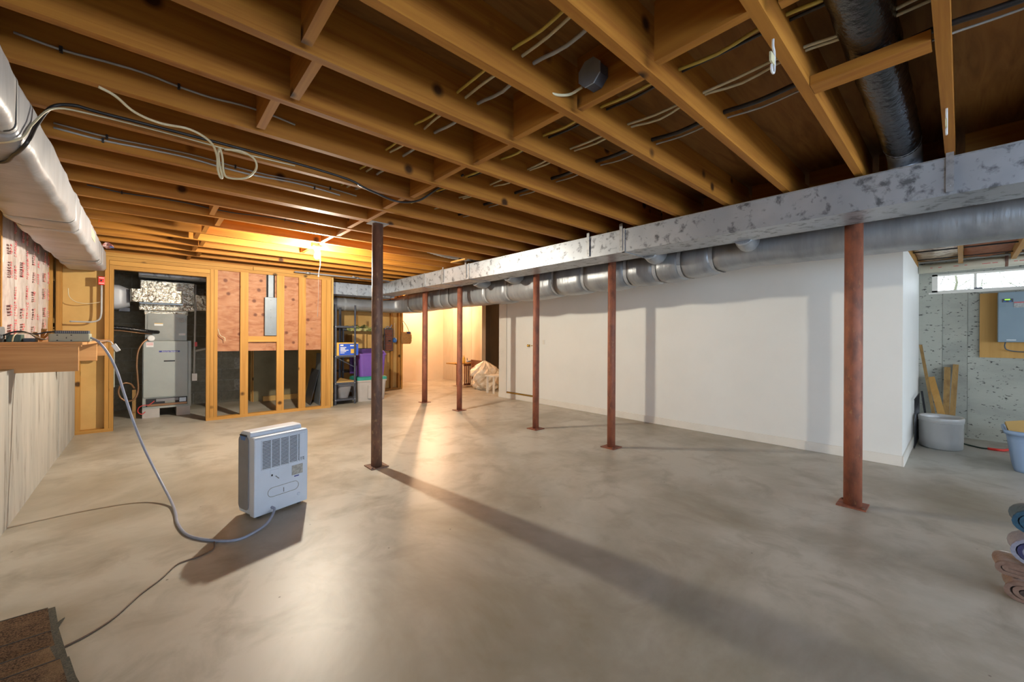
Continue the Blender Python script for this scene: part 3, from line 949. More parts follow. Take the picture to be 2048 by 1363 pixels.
# ================================================================== LIGHT FIXTURES
lf = thing('ceiling_lamp', (1.484, 5.10, 2.24), 'bare lit bulb in a porcelain holder with a pull string', 'lamp')
MB().box((1.43, 5.05, 2.285), (1.54, 5.15, 2.33)).build('junction_box', M_GALVD, lf)
MB().lathe((1.484, 5.10, 2.285), [(0.055, 0.0), (0.055, -0.008), (0.035, -0.02), (0.026, -0.05), (0.020, -0.052)], 20).build('lampholder', M_PORC, lf)
MB().lathe((1.484, 5.10, 2.235), [(0.014, 0.0), (0.015, -0.014), (0.024, -0.034), (0.030, -0.055), (0.028, -0.075), (0.018, -0.090), (0.002, -0.096)], 20).build('bulb', M_BULB, lf)
ps = MB().tube(spline([(1.515, 5.09, 2.25), (1.518, 5.085, 2.08), (1.500, 5.085, 1.96), (1.497, 5.085, 1.7), (1.490, 5.085, 1.46)], 5), 0.0022, 6).build('pull_string', M_PRINTW, lf)
MB().lathe((1.499, 5.085, 1.93), [(0.002, 0.02), (0.006, 0.01), (0.006, 0), (0.002, -0.01)], 8).build('knot', M_PRINTW, ps)
l2 = thing('back_room_lamp', (5.40, 9.10, 2.1), 'bare bulb lamp of the back room, hidden behind the ducts', 'lamp')
MB().lathe((5.40, 9.10, 2.30), [(0.055, 0.0), (0.055, -0.008), (0.035, -0.02), (0.026, -0.05), (0.020, -0.052)], 16).build('lampholder', M_PORC, l2)
MB().lathe((5.40, 9.10, 2.25), [(0.014, 0.0), (0.015, -0.014), (0.024, -0.034), (0.030, -0.055), (0.028, -0.075), (0.018, -0.090), (0.002, -0.096)], 16).build('bulb', M_BULB2, l2)

# octagonal junction box on a block, hooks
jb = thing('octagon_box', (1.46, 1.09, 2.32), 'blue grey octagonal junction box screwed to ceiling blocking', 'junction box')
oct_ = [(1.09 + 0.058 * math.cos(PI / 8 + k * PI / 4), 2.385 + 0.058 * math.sin(PI / 8 + k * PI / 4)) for k in range(8)]
MB().prism(oct_, 0, 1.43, 1.488).build('box_body', M_DKMETAL, jb)
MB().prism([(1.09 + (p[0] - 1.09) * 1.06, 2.385 + (p[1] - 2.385) * 1.06) for p in oct_], 0, 1.424, 1.43).build('cover_plate', M_SHEET, jb)
MB().tube(spline([(1.12, 1.268, 2.40), (1.25, 1.262, 2.35), (1.36, 1.255, 2.34), (1.44, 1.22, 2.35), (1.455, 1.15, 2.36)], 5), 0.0065, 8).build('cable', M_CREAMC, jb)


def hook(x, y, label):
    t = thing('storage_hook', (x, y, 2.19), label, 'hook', 'vinyl hooks screwed into the joists')
    P = spline([(x, y, 2.30), (x, y, 2.275), (x + 0.012, y, 2.262), (x + 0.016, y, 2.24), (x + 0.016, y, 2.20), (x + 0.008, y, 2.183), (x - 0.010, y, 2.180), (x - 0.018, y, 2.192), (x - 0.018, y, 2.202)], 4)
    MB().tube(P, 0.0042, 8).build('wire', M_HOOK, t)
    MB().box((x - 0.028, y - 0.002, 2.213), (x + 0.016, y + 0.004, 2.245)).build('paper_tag', M_TAG, t)
    return t


hook(1.66, 0.455, 'white wire hook with paper tag on the joist left of the black round duct')
hook(2.75, 0.05, 'white wire hook with paper tag on the joist above the galvanized hanger strap')

# ================================================================== CABLES THROUGH AND ALONG JOISTS
def run(name, x, z, y0, y1, r, material, label, grp=None, jit=0.012, side=0.0):
    P = []
    y = y0
    while y < y1:
        P.append((x + random.uniform(-jit, jit), y, z))
        P.append((x + random.uniform(-jit, jit), y + JS / 2, z - 0.012 + random.uniform(-0.006, 0.004)))
        y += JS
    o = cable(name, P, r, material, n=6, seg=3)
    return tag(o, label, 'cable', grp)


run('ceiling_cable', 1.12, 2.425, -1.15, 3.6, 0.0065, M_YELC, 'yellowish cable through the joists, leftmost of the ceiling runs', 'cables through joists')
run('ceiling_cable', 1.165, 2.42, -1.15, 3.6, 0.0065, M_CREAMC, 'cream cable beside the leftmost yellowish ceiling run', 'cables through joists')
run('ceiling_cable', 1.25, 2.42, 0.86, 4.9, 0.008, M_GREYC, 'grey cable through the joists just left of the blocking row', 'cables through joists')
run('ceiling_cable', 1.74, 2.42, -1.15, 4.5, 0.0075, M_YELC, 'yellow cable through the joists just right of the blocking row', 'cables through joists')
run('ceiling_cable', 1.775, 2.425, -1.15, 3.3, 0.0065, M_BLACK, 'black cable lying with the yellow one right of the blocking row', 'cables through joists')
run('ceiling_cable', 1.985, 2.42, -1.15, 4.1, 0.0065, M_CREAMC, 'cream cable through the joists, left of a parallel pair', 'cables through joists', 0.016)
run('ceiling_cable', 2.025, 2.42, -1.15, 3.3, 0.0065, M_CREAMC, 'cream cable through the joists, right of a parallel pair', 'cables through joists', 0.016)
run('ceiling_cable', 2.245, 2.42, -1.15, 5.4, 0.0115, M_BLACK, 'thick black cable through the joists, nearest the galvanized duct', 'cables through joists', 0.004)
run('ceiling_cable', 2.30, 2.41, -1.15, 4.9, 0.0045, M_GREYC, 'thin grey cable beside the thick black one', 'cables through joists', 0.004)

cx_ = cable('coaxial_cable', [(-0.74, 3.02, 2.025), (-0.52, 2.98, 2.024), (-0.44, 2.80, 2.024), (-0.385, 2.68, 2.055), (-0.375, 2.80, 2.18), (-0.34, 2.87, 2.30), (-0.27, 2.865, 2.335), (-0.175, 2.868, 2.335), (0.2, 2.868, 2.34),
                              (0.7, 2.868, 2.34), (1.03, 2.866, 2.325), (1.14, 2.862, 2.295), (1.26, 2.90, 2.288), (1.45, 2.95, 2.284), (1.56, 2.82, 2.286), (1.64, 2.66, 2.36), (1.72, 2.45, 2.42)], 0.0075, M_BLACK, n=8)
tag(cx_, 'black coaxial cable crossing the white wrapped duct and following a joist', 'cable')
c2 = cable('phone_cable', [(-0.74, 2.78, 2.026), (-0.52, 2.72, 2.026), (-0.40, 2.62, 2.04), (-0.378, 2.74, 2.16), (-0.33, 2.85, 2.29), (-0.20, 2.866, 2.315), (0.1, 2.867, 2.318), (0.4, 2.867, 2.315), (0.7, 2.867, 2.322)], 0.0045, M_CREAMC)
tag(c2, 'thin cream cable lying over the white duct beside the black one', 'cable')
c3 = cable('looped_cable', [(-0.16, 2.475, 2.292), (-0.11, 2.50, 2.284), (-0.048, 2.61, 2.28), (0.042, 2.67, 2.285), (0.158, 2.66, 2.29), (0.249, 2.74, 2.285), (0.29, 2.85, 2.26), (0.30, 2.90, 2.20), (0.315, 2.93, 2.165), (0.325, 2.93, 2.17),
                            (0.305, 2.88, 2.23), (0.295, 2.83, 2.275), (0.30, 2.80, 2.28), (0.315, 2.84, 2.25), (0.33, 2.91, 2.19), (0.36, 2.94, 2.175), (0.44, 2.92, 2.19), (0.485, 2.87, 2.24), (0.47, 2.83, 2.285), (0.40, 2.80, 2.30), (0.32, 2.81, 2.29)], 0.006, M_CREAMC, n=8)
tag(c3, 'cream cable hanging from a joist in a loose loop', 'cable')
for (x0, x1, k, z, mt, r, lab) in ((-0.39, 0.6, 5, 2.40, M_GREYC, 0.005, 'grey cable stapled along the joist above the black coaxial cable'),
                                   (-0.38, 1.25, 7, 2.37, M_GREYC, 0.005, 'upper grey cable stapled along the joist behind the cable loop'),
                                   (-0.38, 1.12, 7, 2.345, M_GREYC, 0.0055, 'lower grey cable stapled along the joist behind the cable loop'),
                                   (-0.35, 1.2, 10, 2.38, M_DEVB, 0.005, 'thin dark blue cable sagging along a joist left of the lit bulb')):
    y = 0.475 + JS * k - 0.047
    P = [(x0 + (x1 - x0) * t / 8, y - (0.0 if k != 10 else 0.004), z - 0.008 * math.sin(t * 1.7) - (0.012 * math.sin(PI * t / 8) if k == 10 else 0)) for t in range(9)]
    o = thing('stapled_cable', (x0, y, z), lab, 'cable')
    MB().tube(spline(P, 3), r, 6).build('wire', mt, o)
    for t in (1, 4, 7):
        p = P[t]
        MB().box((p[0] - 0.005, p[1] - r - 0.003, p[2] - 0.012), (p[0] + 0.005, p[1] + r + 0.002, p[2] + 0.012)).build('staple', M_BLACK, o)

# ================================================================== LEFT BENCH
wbn = thing('wall_bench', (-0.6, 5.7, 0.97), 'wooden worktop shelf on cross boards built over the concrete wall', 'shelf')
MB().prism([(-0.84, 4.20), (-0.345, 4.20), (-0.335, 4.35), (-0.345, 7.275), (-0.84, 7.275)], 2, 1.158, 1.178).build('plywood_top', M_BENCH, wbn, bevel=0.003)
bx('front_strip', (-0.84, 4.195, 1.148), (-0.35, 4.24, 1.158), M_BENCH, wbn)
for y, x1 in ((4.22, -0.366), (5.83, -0.378), (7.19, -0.385)):
    bx('cross_board', (-0.84, y, 0.972), (x1, y + 0.04, 1.148), M_BENCH, wbn, bevel=0.004)
bx('ledger', (-0.84, 4.26, 1.06), (-0.80, 7.19, 1.148), M_SY, wbn)

dv = thing('power_unit', (-0.43, 4.5, 1.178), 'flat grey green device with ribbed blue grey top near the bench corner', 'electronics')
dbody = rbox(MB(), (-0.535, 4.42, 1.18), (-0.325, 4.58, 1.240), 0.012, 2).build('case', M_DEV, dv, bevel=0.004)
MB().box((-0.505, 4.44, 1.240), (-0.335, 4.58, 1.262)).build('top_cover', M_DEVB, dv)
for q in range(16):
    MB().box((-0.500 + q * 0.0103, 4.436, 1.242), (-0.495 + q * 0.0103, 4.441, 1.260)).build('rib', M_GRYPL, dv)
for (x, z) in ((-0.49, 1.228), (-0.42, 1.228), (-0.49, 1.190), (-0.42, 1.190)):
    MB().box((x - 0.004, 4.417, z - 0.003), (x + 0.004, 4.421, z + 0.003)).build('vent_hole', M_VOID, dv)
MB().box((-0.447, 4.416, 1.203), (-0.443, 4.421, 1.215)).build('logo_mark', M_PRINTK, dv)
MB().box((-0.536, 4.44, 1.182), (-0.42, 4.60, 1.1785)).build('foot_pad', M_PRINTW, dv)
b1 = rbox(MB(), (-0.735, 4.46, 1.178), (-0.665, 4.56, 1.232), 0.006, 2).build('green_box', M_GBOX, bevel=0.003)
tag(b1, 'small dark green box on the bench behind the cables', 'box')
b2 = rbox(MB(), (-0.66, 4.47, 1.178), (-0.60, 4.56, 1.205), 0.004, 2).build('dark_box', M_DEVB, bevel=0.003)
tag(b2, 'low slate coloured box on the bench between green box and device', 'box')
b3 = thing('corner_device', (-0.80, 4.42, 1.178), 'grey device with a rounded top at the left picture edge on the bench', 'electronics')
MB().prism([(4.34, 1.20), (4.34, 1.26), (4.40, 1.285), (4.50, 1.285), (4.52, 1.20)], 0, -0.86 + 0.03, -0.745).build('case', M_SHEET, b3, bevel=0.006)
MB().box((-0.835, 4.345, 1.178), (-0.74, 4.52, 1.20)).build('base', M_BLACK, b3)
for P, mt, lab, r in (([(-0.74, 4.42, 1.225), (-0.68, 4.41, 1.25), (-0.60, 4.43, 1.235), (-0.54, 4.45, 1.25), (-0.50, 4.46, 1.252)], M_BLACK, 'black cable from the bench devices to the ribbed unit', 0.006),
                      ([(-0.72, 4.40, 1.20), (-0.70, 4.40, 1.245), (-0.66, 4.41, 1.255), (-0.62, 4.40, 1.24), (-0.58, 4.40, 1.20), (-0.545, 4.41, 1.195)], M_BLACK, 'thin black looping cable on the bench', 0.003),
                      ([(-0.69, 4.36, 1.182), (-0.685, 4.37, 1.22), (-0.67, 4.40, 1.24), (-0.62, 4.42, 1.236), (-0.56, 4.42, 1.20), (-0.537, 4.43, 1.20)], M_CREAMC, 'cream cable tangled with black ones on the bench', 0.004)):
    tag(cable('bench_cable', P, r, mt), lab, 'cable')
db = thing('leafy_scrap', (-0.60, 4.62, 1.178), 'crumpled brown paper scrap standing on the bench against the insulation', 'paper')
mb = MB()
for q in range(5):
    a = q * 1.25
    mb.hexa([(-0.60, 4.62, 1.18), (-0.59, 4.62, 1.18), (-0.59, 4.625, 1.18), (-0.60, 4.625, 1.18)] +
            [(-0.60 + 0.04 * math.cos(a) + dx, 4.62 + 0.03 * math.sin(a) + dy, 1.25 + 0.03 * math.sin(q * 2.1)) for dx, dy in ((0, 0), (0.022, 0.004), (0.022, 0.008), (0, 0.004))])
mb.build('paper', M_STRAW, db)

# red emergency switch with conduit
sw = thing('emergency_switch', (-0.433, 7.25, 1.39), 'red emergency switch box fed by a bent grey conduit on the stud wall', 'switch')
MB().box((-0.462, 7.235, 1.862), (-0.405, 7.28, 1.966)).build('box', M_RED, sw, bevel=0.004)
MB().box((-0.440, 7.226, 1.905), (-0.427, 7.236, 1.925)).build('toggle', M_BLACK, sw)
for z in (1.882, 1.948):
    MB().box((-0.455, 7.233, z - 0.004), (-0.412, 7.236, z + 0.004)).build('raised_lettering', M_PRINTW, sw)
MB().tube(spline([(-0.433, 7.262, 1.862), (-0.433, 7.262, 1.65), (-0.435, 7.262, 1.50), (-0.455, 7.262, 1.425), (-0.51, 7.262, 1.395), (-0.60, 7.262, 1.393), (-0.705, 7.262, 1.395)], 5), 0.010, 10).build('conduit', M_GREYC, sw)
c5 = cable('wall_cable', [(-0.72, 7.27, 1.80), (-0.71, 7.268, 1.70), (-0.66, 7.268, 1.64), (-0.58, 7.268, 1.62), (-0.49, 7.268, 1.632), (-0.44, 7.27, 1.65)], 0.004, M_CREAMC)
tag(c5, 'cream cable drooping across the tan board left of the red switch', 'cable')

# ================================================================== DEHUMIDIFIER
dh = thing('dehumidifier', (0.678, 3.293, 0), 'white portable dehumidifier seen from behind, standing on the floor', 'dehumidifier')
ang = math.atan2(0.294, 0.956)
DM = Matrix.Translation((0.678, 3.293, 0)) @ Matrix.Rotation(ang, 4, 'Z')


def dpart(mb, name, material, parent=dh, bevel=None):
    return mb.xf(DM).build(name, material, parent, bevel=bevel)


W2 = 0.187
# front shell (away from camera) with rounded shoulders, and the rear cover
sh = [(-0.045, 0.025), (0.095, 0.025), (0.11, 0.05), (0.11, 0.50), (0.085, 0.565), (0.06, 0.58), (-0.025, 0.58), (-0.045, 0.57)]
dpart(MB().prism(sh, 0, -W2 + 0.004, W2 - 0.012), 'front_shell', M_WPL, bevel=0.006)
cover = dpart(MB().prism([(-0.105, 0.018), (-0.045, 0.018), (-0.045, 0.548), (-0.095, 0.548), (-0.108, 0.535)], 0, -W2, W2), 'rear_cover', M_WPL, bevel=0.007)
side = dpart(rbox(MB(), (-W2 - 0.002, -0.028, 0.05), (-W2 + 0.012, 0.098, 0.545), 0.03, 0), 'side_panel', M_GRYPL)
dpart(MB().prism([(0.0, 0.548), (0.075, 0.548), (0.060, 0.520), (0.015, 0.520)], 0, -W2 - 0.004, -W2 + 0.012), 'handle_recess', M_BLUE)
dpart(MB().box((-W2 - 0.004, -0.002, 0.546), (-W2 + 0.012, 0.078, 0.556)), 'handle_lip', M_VOID)
dpart(MB().box((-0.140, -0.1085, 0.325), (0.160, -0.104, 0.520)), 'grille_cavity', M_VOID, cover)
for q in range(20):
    z = 0.328 + q * 0.0099
    dpart(MB().box((-0.142, -0.1125, z), (0.162, -0.1075, z + 0.0045)), 'grille_slat', M_WPL, cover)
for x in (-0.142, -0.080, -0.018, 0.044, 0.106, 0.124, 0.140, 0.158):
    dpart(MB().box((x - 0.0025, -0.1128, 0.322), (x + 0.0025, -0.107, 0.524)), 'grille_bar', M_WPL, cover)
dpart(MB().box((0.126, -0.1120, 0.352), (0.158, -0.108, 0.520)), 'grille_screen', M_WPL, cover)
dpart(MB().box((0.066, -0.1095, 0.232), (0.146, -0.107, 0.300)), 'rating_label', M_PRINTG, cover)
dpart(MB().box((0.084, -0.1095, 0.217), (0.118, -0.107, 0.224)), 'model_print', M_PRINTB, cover)
dpart(MB().box((-0.085, -0.1105, 0.262), (-0.028, -0.107, 0.310)), 'drain_cover', M_WPL, cover, bevel=0.003)
dpart(MB().box((-0.080, -0.1125, 0.268), (-0.070, -0.110, 0.280)), 'drain_port', M_VOID, cover)
dpart(MB().tube([(-0.05, -0.111, 0.262), (-0.028, -0.112, 0.240)], 0.003, 6), 'drain_clip', M_GRYPL, cover)
ol = rrect(0.215, 0.062, 0.030, 6)
dpart(MB().tube([(p[0] + 0.008, -0.108, p[1] + 0.155) for p in ol + ol[:1]], 0.0018, 5, cap=False), 'bucket_outline', M_PRINTG, cover)
dpart(MB().box((0.006, -0.1095, 0.135), (0.010, -0.107, 0.165)), 'bucket_latch', M_GRYPL, cover)
dpart(MB().lathe((0.118, -0.108, 0.085), [(0.012, 0.0), (0.011, -0.002), (0.003, -0.0025)], 12, axis=1), 'screw_cap', M_WPL, cover)
for (x, y) in ((-0.14, -0.07), (0.14, -0.07), (-0.14, 0.07), (0.14, 0.07)):
    dpart(MB().lathe((x, y, 0.013), [(0.004, -0.012), (0.0125, -0.012), (0.0125, 0.012), (0.004, 0.012)], 12, axis=0), 'caster', M_BLACK)
e0 = DM @ Vector((-0.075, -0.108, 0.055))
pc = MB().tube(spline([tuple(e0), (e0.x + 0.01, e0.y - 0.035, 0.045), (0.585, 3.02, 0.015), (0.488, 2.937, 0.008), (0.394, 2.906, 0.008), (0.282, 3.004, 0.008), (0.187, 3.17, 0.008), (0.150, 3.40, 0.010), (0.147, 3.62, 0.012), (0.13, 3.85, 0.03),
                       (0.07, 4.10, 0.14), (-0.005, 4.24, 0.32), (-0.07, 4.32, 0.52), (-0.13, 4.36, 0.76), (-0.175, 4.38, 0.95), (-0.225, 4.385, 1.09), (-0.275, 4.40, 1.175), (-0.315, 4.45, 1.205), (-0.33, 4.47, 1.21)], 6), 0.0085, 10).build('power_cord', M_BLUEC, dh)
pg = thing('plug_adapter', (-0.18, 4.36, 1.11), 'white plug adapter hanging from the bench corner by its lead', 'plug')
MB().bar((-0.196, 4.36, 1.160), (-0.166, 4.36, 1.106), 0.03, 0.026, (0, 1, 0)).build('plug_body', M_PRINTW, pg, bevel=0.005)
MB().tube(spline([(-0.196, 4.36, 1.158), (-0.215, 4.37, 1.182), (-0.26, 4.40, 1.187), (-0.32, 4.47, 1.19)], 4), 0.004, 6).build('lead', M_PRINTW, pg)

# ================================================================== FLOOR FOREGROUND
tag(MB().tube(spline([(-0.30, 2.33, 0.004), (-0.232, 2.361, 0.004), (-0.171, 2.393, 0.004), (-0.101, 2.462, 0.004), (-0.022, 2.597, 0.004), (0.051, 2.69, 0.004), (0.114, 2.80, 0.004), (0.16, 2.824, 0.004), (0.22, 2.83, 0.004), (0.285, 2.88, 0.004), (0.30, 2.97, 0.004)], 6), 0.0035, 6).build('thin_cord', M_BRNC), 'thin brown cord on the floor running under the shingles', 'cord')

# ================================================================== SMALL THINGS UNDER THE JOISTS
rg = thing('stuffed_rag', (-0.36, 6.72, 2.27), 'pink and blue rag stuffed between duct and joist', 'rag')
mb = MB()
R = []
for q in range(6):
    s = math.sin(PI * (q + 0.5) / 6)
    R.append([(-0.36 + 0.09 * (q / 5 - 0.4) + 0.02 * s * math.cos(w), 6.72 + 0.07 * s * math.sin(w) * (1 + 0.3 * math.sin(3 * w + q)), 2.285 + 0.028 * s * math.cos(w + 0.6 * q)) for w in [2 * PI * k / 10 for k in range(10)]])
mb.rings(R, smooth=False).build('cloth', M_PINKRAG, rg)
MB().box((-0.335, 6.68, 2.262), (-0.30, 6.76, 2.268)).build('blue_stripe', M_BLUE, rg)
fx = thing('flexible_duct', (3.2, 4.72, 2.31), 'silver flexible duct lying in a joist bay above the galvanized duct', 'duct')
P = spline([(2.55, 4.72, 2.455), (2.75, 4.72, 2.42), (3.0, 4.72, 2.39), (3.3, 4.72, 2.385), (3.6, 4.72, 2.40)], 10)
MB().tube(P, [0.075 + 0.004 * (k % 2) for k in range(len(P))], 16).build('sleeve', M_JACK, fx)
MB().box((3.22, 4.545, 2.288), (3.26, 4.90, 2.306)).build('support_strip', M_SY, fx)
gp = thing('gas_pipe', (2.6, 7.2, 2.25), 'thin dark iron pipe with fittings running under the joists near the cross duct', 'pipe')
MB().tube([(1.75, 7.16, 2.262), (2.6, 7.16, 2.262), (3.35, 7.16, 2.262)], 0.012, 10).build('pipe_run', M_GRYPL, gp)
for x in (1.95, 2.75, 3.05):
    MB().tube([(x - 0.03, 7.16, 2.262), (x + 0.03, 7.16, 2.262)], 0.020, 10).build('pipe_fitting', M_GALVD, gp)
MB().tube([(2.75, 7.16, 2.262), (2.60, 6.95, 2.25)], 0.010, 8).build('pipe_branch', M_GRYPL, gp)
shl = (('lowest brown shingle of the overlapping pile, poking out at the back', 2.43, 2.725, 0.0, -0.325, 0.0),
       ('brown shingle with the torn back corner, second from the floor', 2.40, 2.70, 0.012, -0.305, -1.5),
       ('brown shingle in the middle of the overlapping floor pile', 2.12, 2.455, 0.024, -0.262, 0.5),
       ('brown shingle lying askew near the front of the floor pile', 1.98, 2.30, 0.036, -0.238, 4.5),
       ('topmost brown shingle at the bottom left picture corner', 1.78, 2.175, 0.048, -0.205, 1.0))
for lab, y0, y1, z, xr, rot in shl:
    t = thing('roof_shingle', (-0.45, (y0 + y1) / 2, z), lab, 'shingle', 'brown asphalt shingles in a pile')
    RM = Matrix.Translation((-0.45, (y0 + y1) / 2, 0)) @ Matrix.Rotation(math.radians(rot), 4, 'Z') @ Matrix.Translation((0.45, -(y0 + y1) / 2, 0))
    sl = 0.19 * (y1 - y0)
    MB().prism([(-0.655, y0), (xr + sl - 0.022, y0), (xr - 0.022, y1), (-0.655, y1)], 2, z, z + 0.011).xf(RM).build('granule_face', M_SHING, t)
    MB().prism([(-0.655, y1), (xr - 0.022, y1), (xr - 0.022, y1 + 0.006), (-0.655, y1 + 0.006)], 2, z, z + 0.012).xf(RM).build('gap_shade_strip', M_BLACK, t)  # black strip painted in as the shaded gap line between shingles
    MB().prism([(xr + sl - 0.022, y0), (xr + sl, y0), (xr, y1), (xr - 0.022, y1)], 2, z, z + 0.009).xf(RM).build('dark_edge', M_SHINGE, t)
tr = MB().prism([(-0.290, 2.56), (-0.262, 2.60), (-0.275, 2.52)], 2, 0.001, 0.007).build('shingle_scrap', M_SHINGE)
tag(tr, 'small pointed dark shingle scrap beside the pile edge', 'shingle')


# pile of folded cloth at the right picture edge
PO = Vector((3.035, -0.125, 0))
PM = Matrix.Translation(PO) @ Matrix.Rotation(math.radians(-92.4), 4, 'Z')      # local y along the pile depth


def fold(name, x0, z0, z1, depth, layers, label, length=0.42, y0=0.0, sag=0.0):
    """cloth folded over itself: nested U layers open to the right"""
    t = thing(name, PM @ Vector((x0 + 0.2, y0 + depth / 2, z0)), label, 'cloth', 'folded cloth pile')
    zc, R0 = (z0 + z1) / 2, (z1 - z0) / 2
    n = len(layers)
    for q, mt in enumerate(layers):
        ro_, ri_ = R0 * (1 - q / n), R0 * (1 - (q + 0.86) / n)
        rings = []
        for s in range(7):
            y = y0 + depth * s / 6
            k = 1 - 0.10 * abs(s - 3) / 3
            ring = []
            N = 10
            outer = [(x0 + length, zc + ro_)] + [(x0 + R0 * 1.25 - ro_ * 1.25 * math.sin(PI * e / N), zc + ro_ * math.cos(PI * e / N)) for e in range(N + 1)] + [(x0 + length, zc - ro_)]
            inner = [(x0 + length, zc - ri_)] + [(x0 + R0 * 1.25 - ri_ * 1.25 * math.sin(PI * e / N), zc + ri_ * math.cos(PI * e / N)) for e in reversed(range(N + 1))] + [(x0 + length, zc + ri_)]
            for (x, z) in outer + inner:
                zz = z0 + (z - z0) * k
                ring.append((x + 0.006 * math.sin(5 * y * 6 + q), y, zz + sag * (x - x0) + 0.004 * math.sin(14 * x + 9 * y + q)))
            rings.append(ring)
        MB().rings(rings).xf(PM).build('folded_layer', mt, t)
    return t


fold('suede_cloth', 0.012, 0.0, 0.105, 0.15, (M_TANF, M_TANF, M_DKF), 'lower tan suede fold with dark inside at the bottom of the cloth pile')
fold('suede_cloth', -0.020, 0.100, 0.170, 0.15, (M_TANF, M_TANF), 'upper tan suede fold sticking out farthest from the cloth pile', y0=0.03)
fold('striped_towel', 0.028, 0.168, 0.315, 0.15, (M_GREYF, M_NAVYF, M_GREYF, M_NAVYF, M_GREYF), 'grey towel with navy stripes folded in the middle of the cloth pile', y0=0.02)
fold('teal_blanket', 0.032, 0.313, 0.445, 0.15, (M_TEALC, M_TEALC, M_GREYF, M_TEALC), 'dark teal folded blanket on top of the cloth pile', y0=0.02, sag=0.03)

# ================================================================== FURNACE ROOM
fu = thing('furnace', (0.23, 8.43, 0.0), 'grey upright furnace with foil wrapped plenum in the framed opening', 'furnace')
bx('cabinet', (-0.055, 8.10, 0.135), (0.512, 8.80, 1.15), M_FURN, fu, bevel=0.004)
fp = MB()
fp.box((-0.045, 8.082, 0.30), (0.470, 8.10, 1.145))
fpo = fp.build('front_panel', M_FURN, fu, bevel=0.004)
bx('side_channel', (0.476, 8.084, 0.14), (0.510, 8.10, 1.145), M_FURN, fu)
bx('burner_opening', (-0.015, 8.094, 0.165), (0.465, 8.101, 0.285), M_VOID, fu)
for (x0, x1, z0, z1, mt) in ((0.0, 0.46, 0.170, 0.20, M_COPPER), (0.10, 0.36, 0.235, 0.275, M_GRYPL), (0.20, 0.32, 0.205, 0.235, M_COIL), (0.37, 0.45, 0.21, 0.27, M_SHEET)):
    bx('burner_component', (x0, 8.086, z0), (x1, 8.096, z1), mt, fu)
bx('bottom_rail', (-0.053, 8.08, 0.135), (0.510, 8.10, 0.163), M_FURN, fu)
bx('name_badge', (0.130, 8.077, 0.975), (0.372, 8.083, 1.0), M_PRINTB, fpo)
text_mesh('badge_lettering', 'American Standard', 0.024, Matrix.Translation((0.251, 8.0765, 0.9865)) @ Matrix.Rotation(PI / 2, 4, 'X'), M_PRINTW, fpo, shear=0.2)
bx('viewing_slot', (0.185, 8.077, 0.832), (0.315, 8.083, 0.852), M_VOID, fpo)
wlab = bx('warning_label', (-0.015, 8.078, 1.055), (0.068, 8.083, 1.125), M_PRINTW, fpo)
for z in (1.112, 1.09):
    bx('label_stripe', (-0.010, 8.0765, z - 0.004), (0.063, 8.0785, z + 0.004), M_PRINTR, wlab)
coil = bx('coil_box', (-0.03, 8.12, 1.15), (0.462, 8.78, 1.60), M_COIL, fu, bevel=0.004)
bx('coil_panel', (0.0, 8.110, 1.175), (0.435, 8.12, 1.56), M_COIL, coil)
bx('coil_label', (0.075, 8.106, 1.375), (0.175, 8.111, 1.415), M_PRINTW, coil)
bx('coil_label_stripe', (0.075, 8.105, 1.405), (0.175, 8.107, 1.415), M_BOXY, coil)
bx('coil_label', (0.355, 8.106, 1.44), (0.43, 8.111, 1.50), M_PRINTG, coil)
bx('coil_label', (0.36, 8.106, 1.23), (0.44, 8.111, 1.26), M_PRINTW, coil)
bx('foil_tape_collar', (-0.035, 8.112, 1.545), (0.468, 8.79, 1.61), M_FOIL, fu)
bx('lower_plenum', (-0.095, 8.02, 1.60), (0.56, 8.85, 1.70), M_FOIL, fu, bevel=0.012)
bx('plenum', (-0.085, 8.06, 1.70), (0.55, 8.84, 2.05), M_FOIL, fu, bevel=0.012)
rbox(MB(), (-0.185, 7.78, 1.705), (0.385, 8.08, 1.885), 0.035, 2).build('foil_takeoff', M_FOIL, fu)
bx('takeoff_ledge', (-0.09, 7.90, 1.69), (0.40, 8.06, 1.703), M_SHEET, fu)
MB().prism([(7.95, 1.86), (8.10, 1.97), (8.35, 2.0), (8.6, 1.9), (8.6, 1.68), (8.35, 1.60), (8.0, 1.62)], 0, 0.55, 0.72).build('foil_side_branch', M_FOIL, fu, bevel=0.01)
rbox(MB(), (-0.10, 7.98, 2.075), (0.70, 8.5, 2.20), 0.06, 0).build('top_round_duct', M_GALV, fu)
for x0, x1 in ((-0.055, 0.14), (0.335, 0.50)):
    t = bx('concrete_footing', (x0, 8.085, 0), (x1, 8.75, 0.135), M_TOTE)
    tag(t, 'pale block under the left side of the furnace' if x0 < 0 else 'pale block under the right side of the furnace', 'block', 'furnace blocks')
MB().lathe((0.04, 8.06, 1.185), [(0.045, 0.05), (0.045, 0.0), (0.03, -0.005)], 16, axis=1).build('drain_trap', M_PRINTW, fu)
lr = thing('left_return_duct', (-0.5, 8.0, 1.6), 'grey wrapped duct entering the furnace plenum from the left', 'duct')
MB().rings([[(x, 8.02 + px, 1.765 + pz) for (px, pz) in rrect(0.36 - (0.08 if x > -0.25 else 0), 0.34 - (0.10 if x > -0.25 else 0), 0.07, 5)] for x in (-0.97, -0.6, -0.30, -0.19)]).build('jacket', M_JACKW, lr)
bx('boot', (-0.30, 7.95, 1.57), (-0.19, 8.2, 1.62), M_DKMETAL, lr)
rl = thing('refrigerant_line', (-0.2, 8.0, 1.27), 'black insulated refrigerant pipe with bare copper mate entering the coil box', 'pipe')
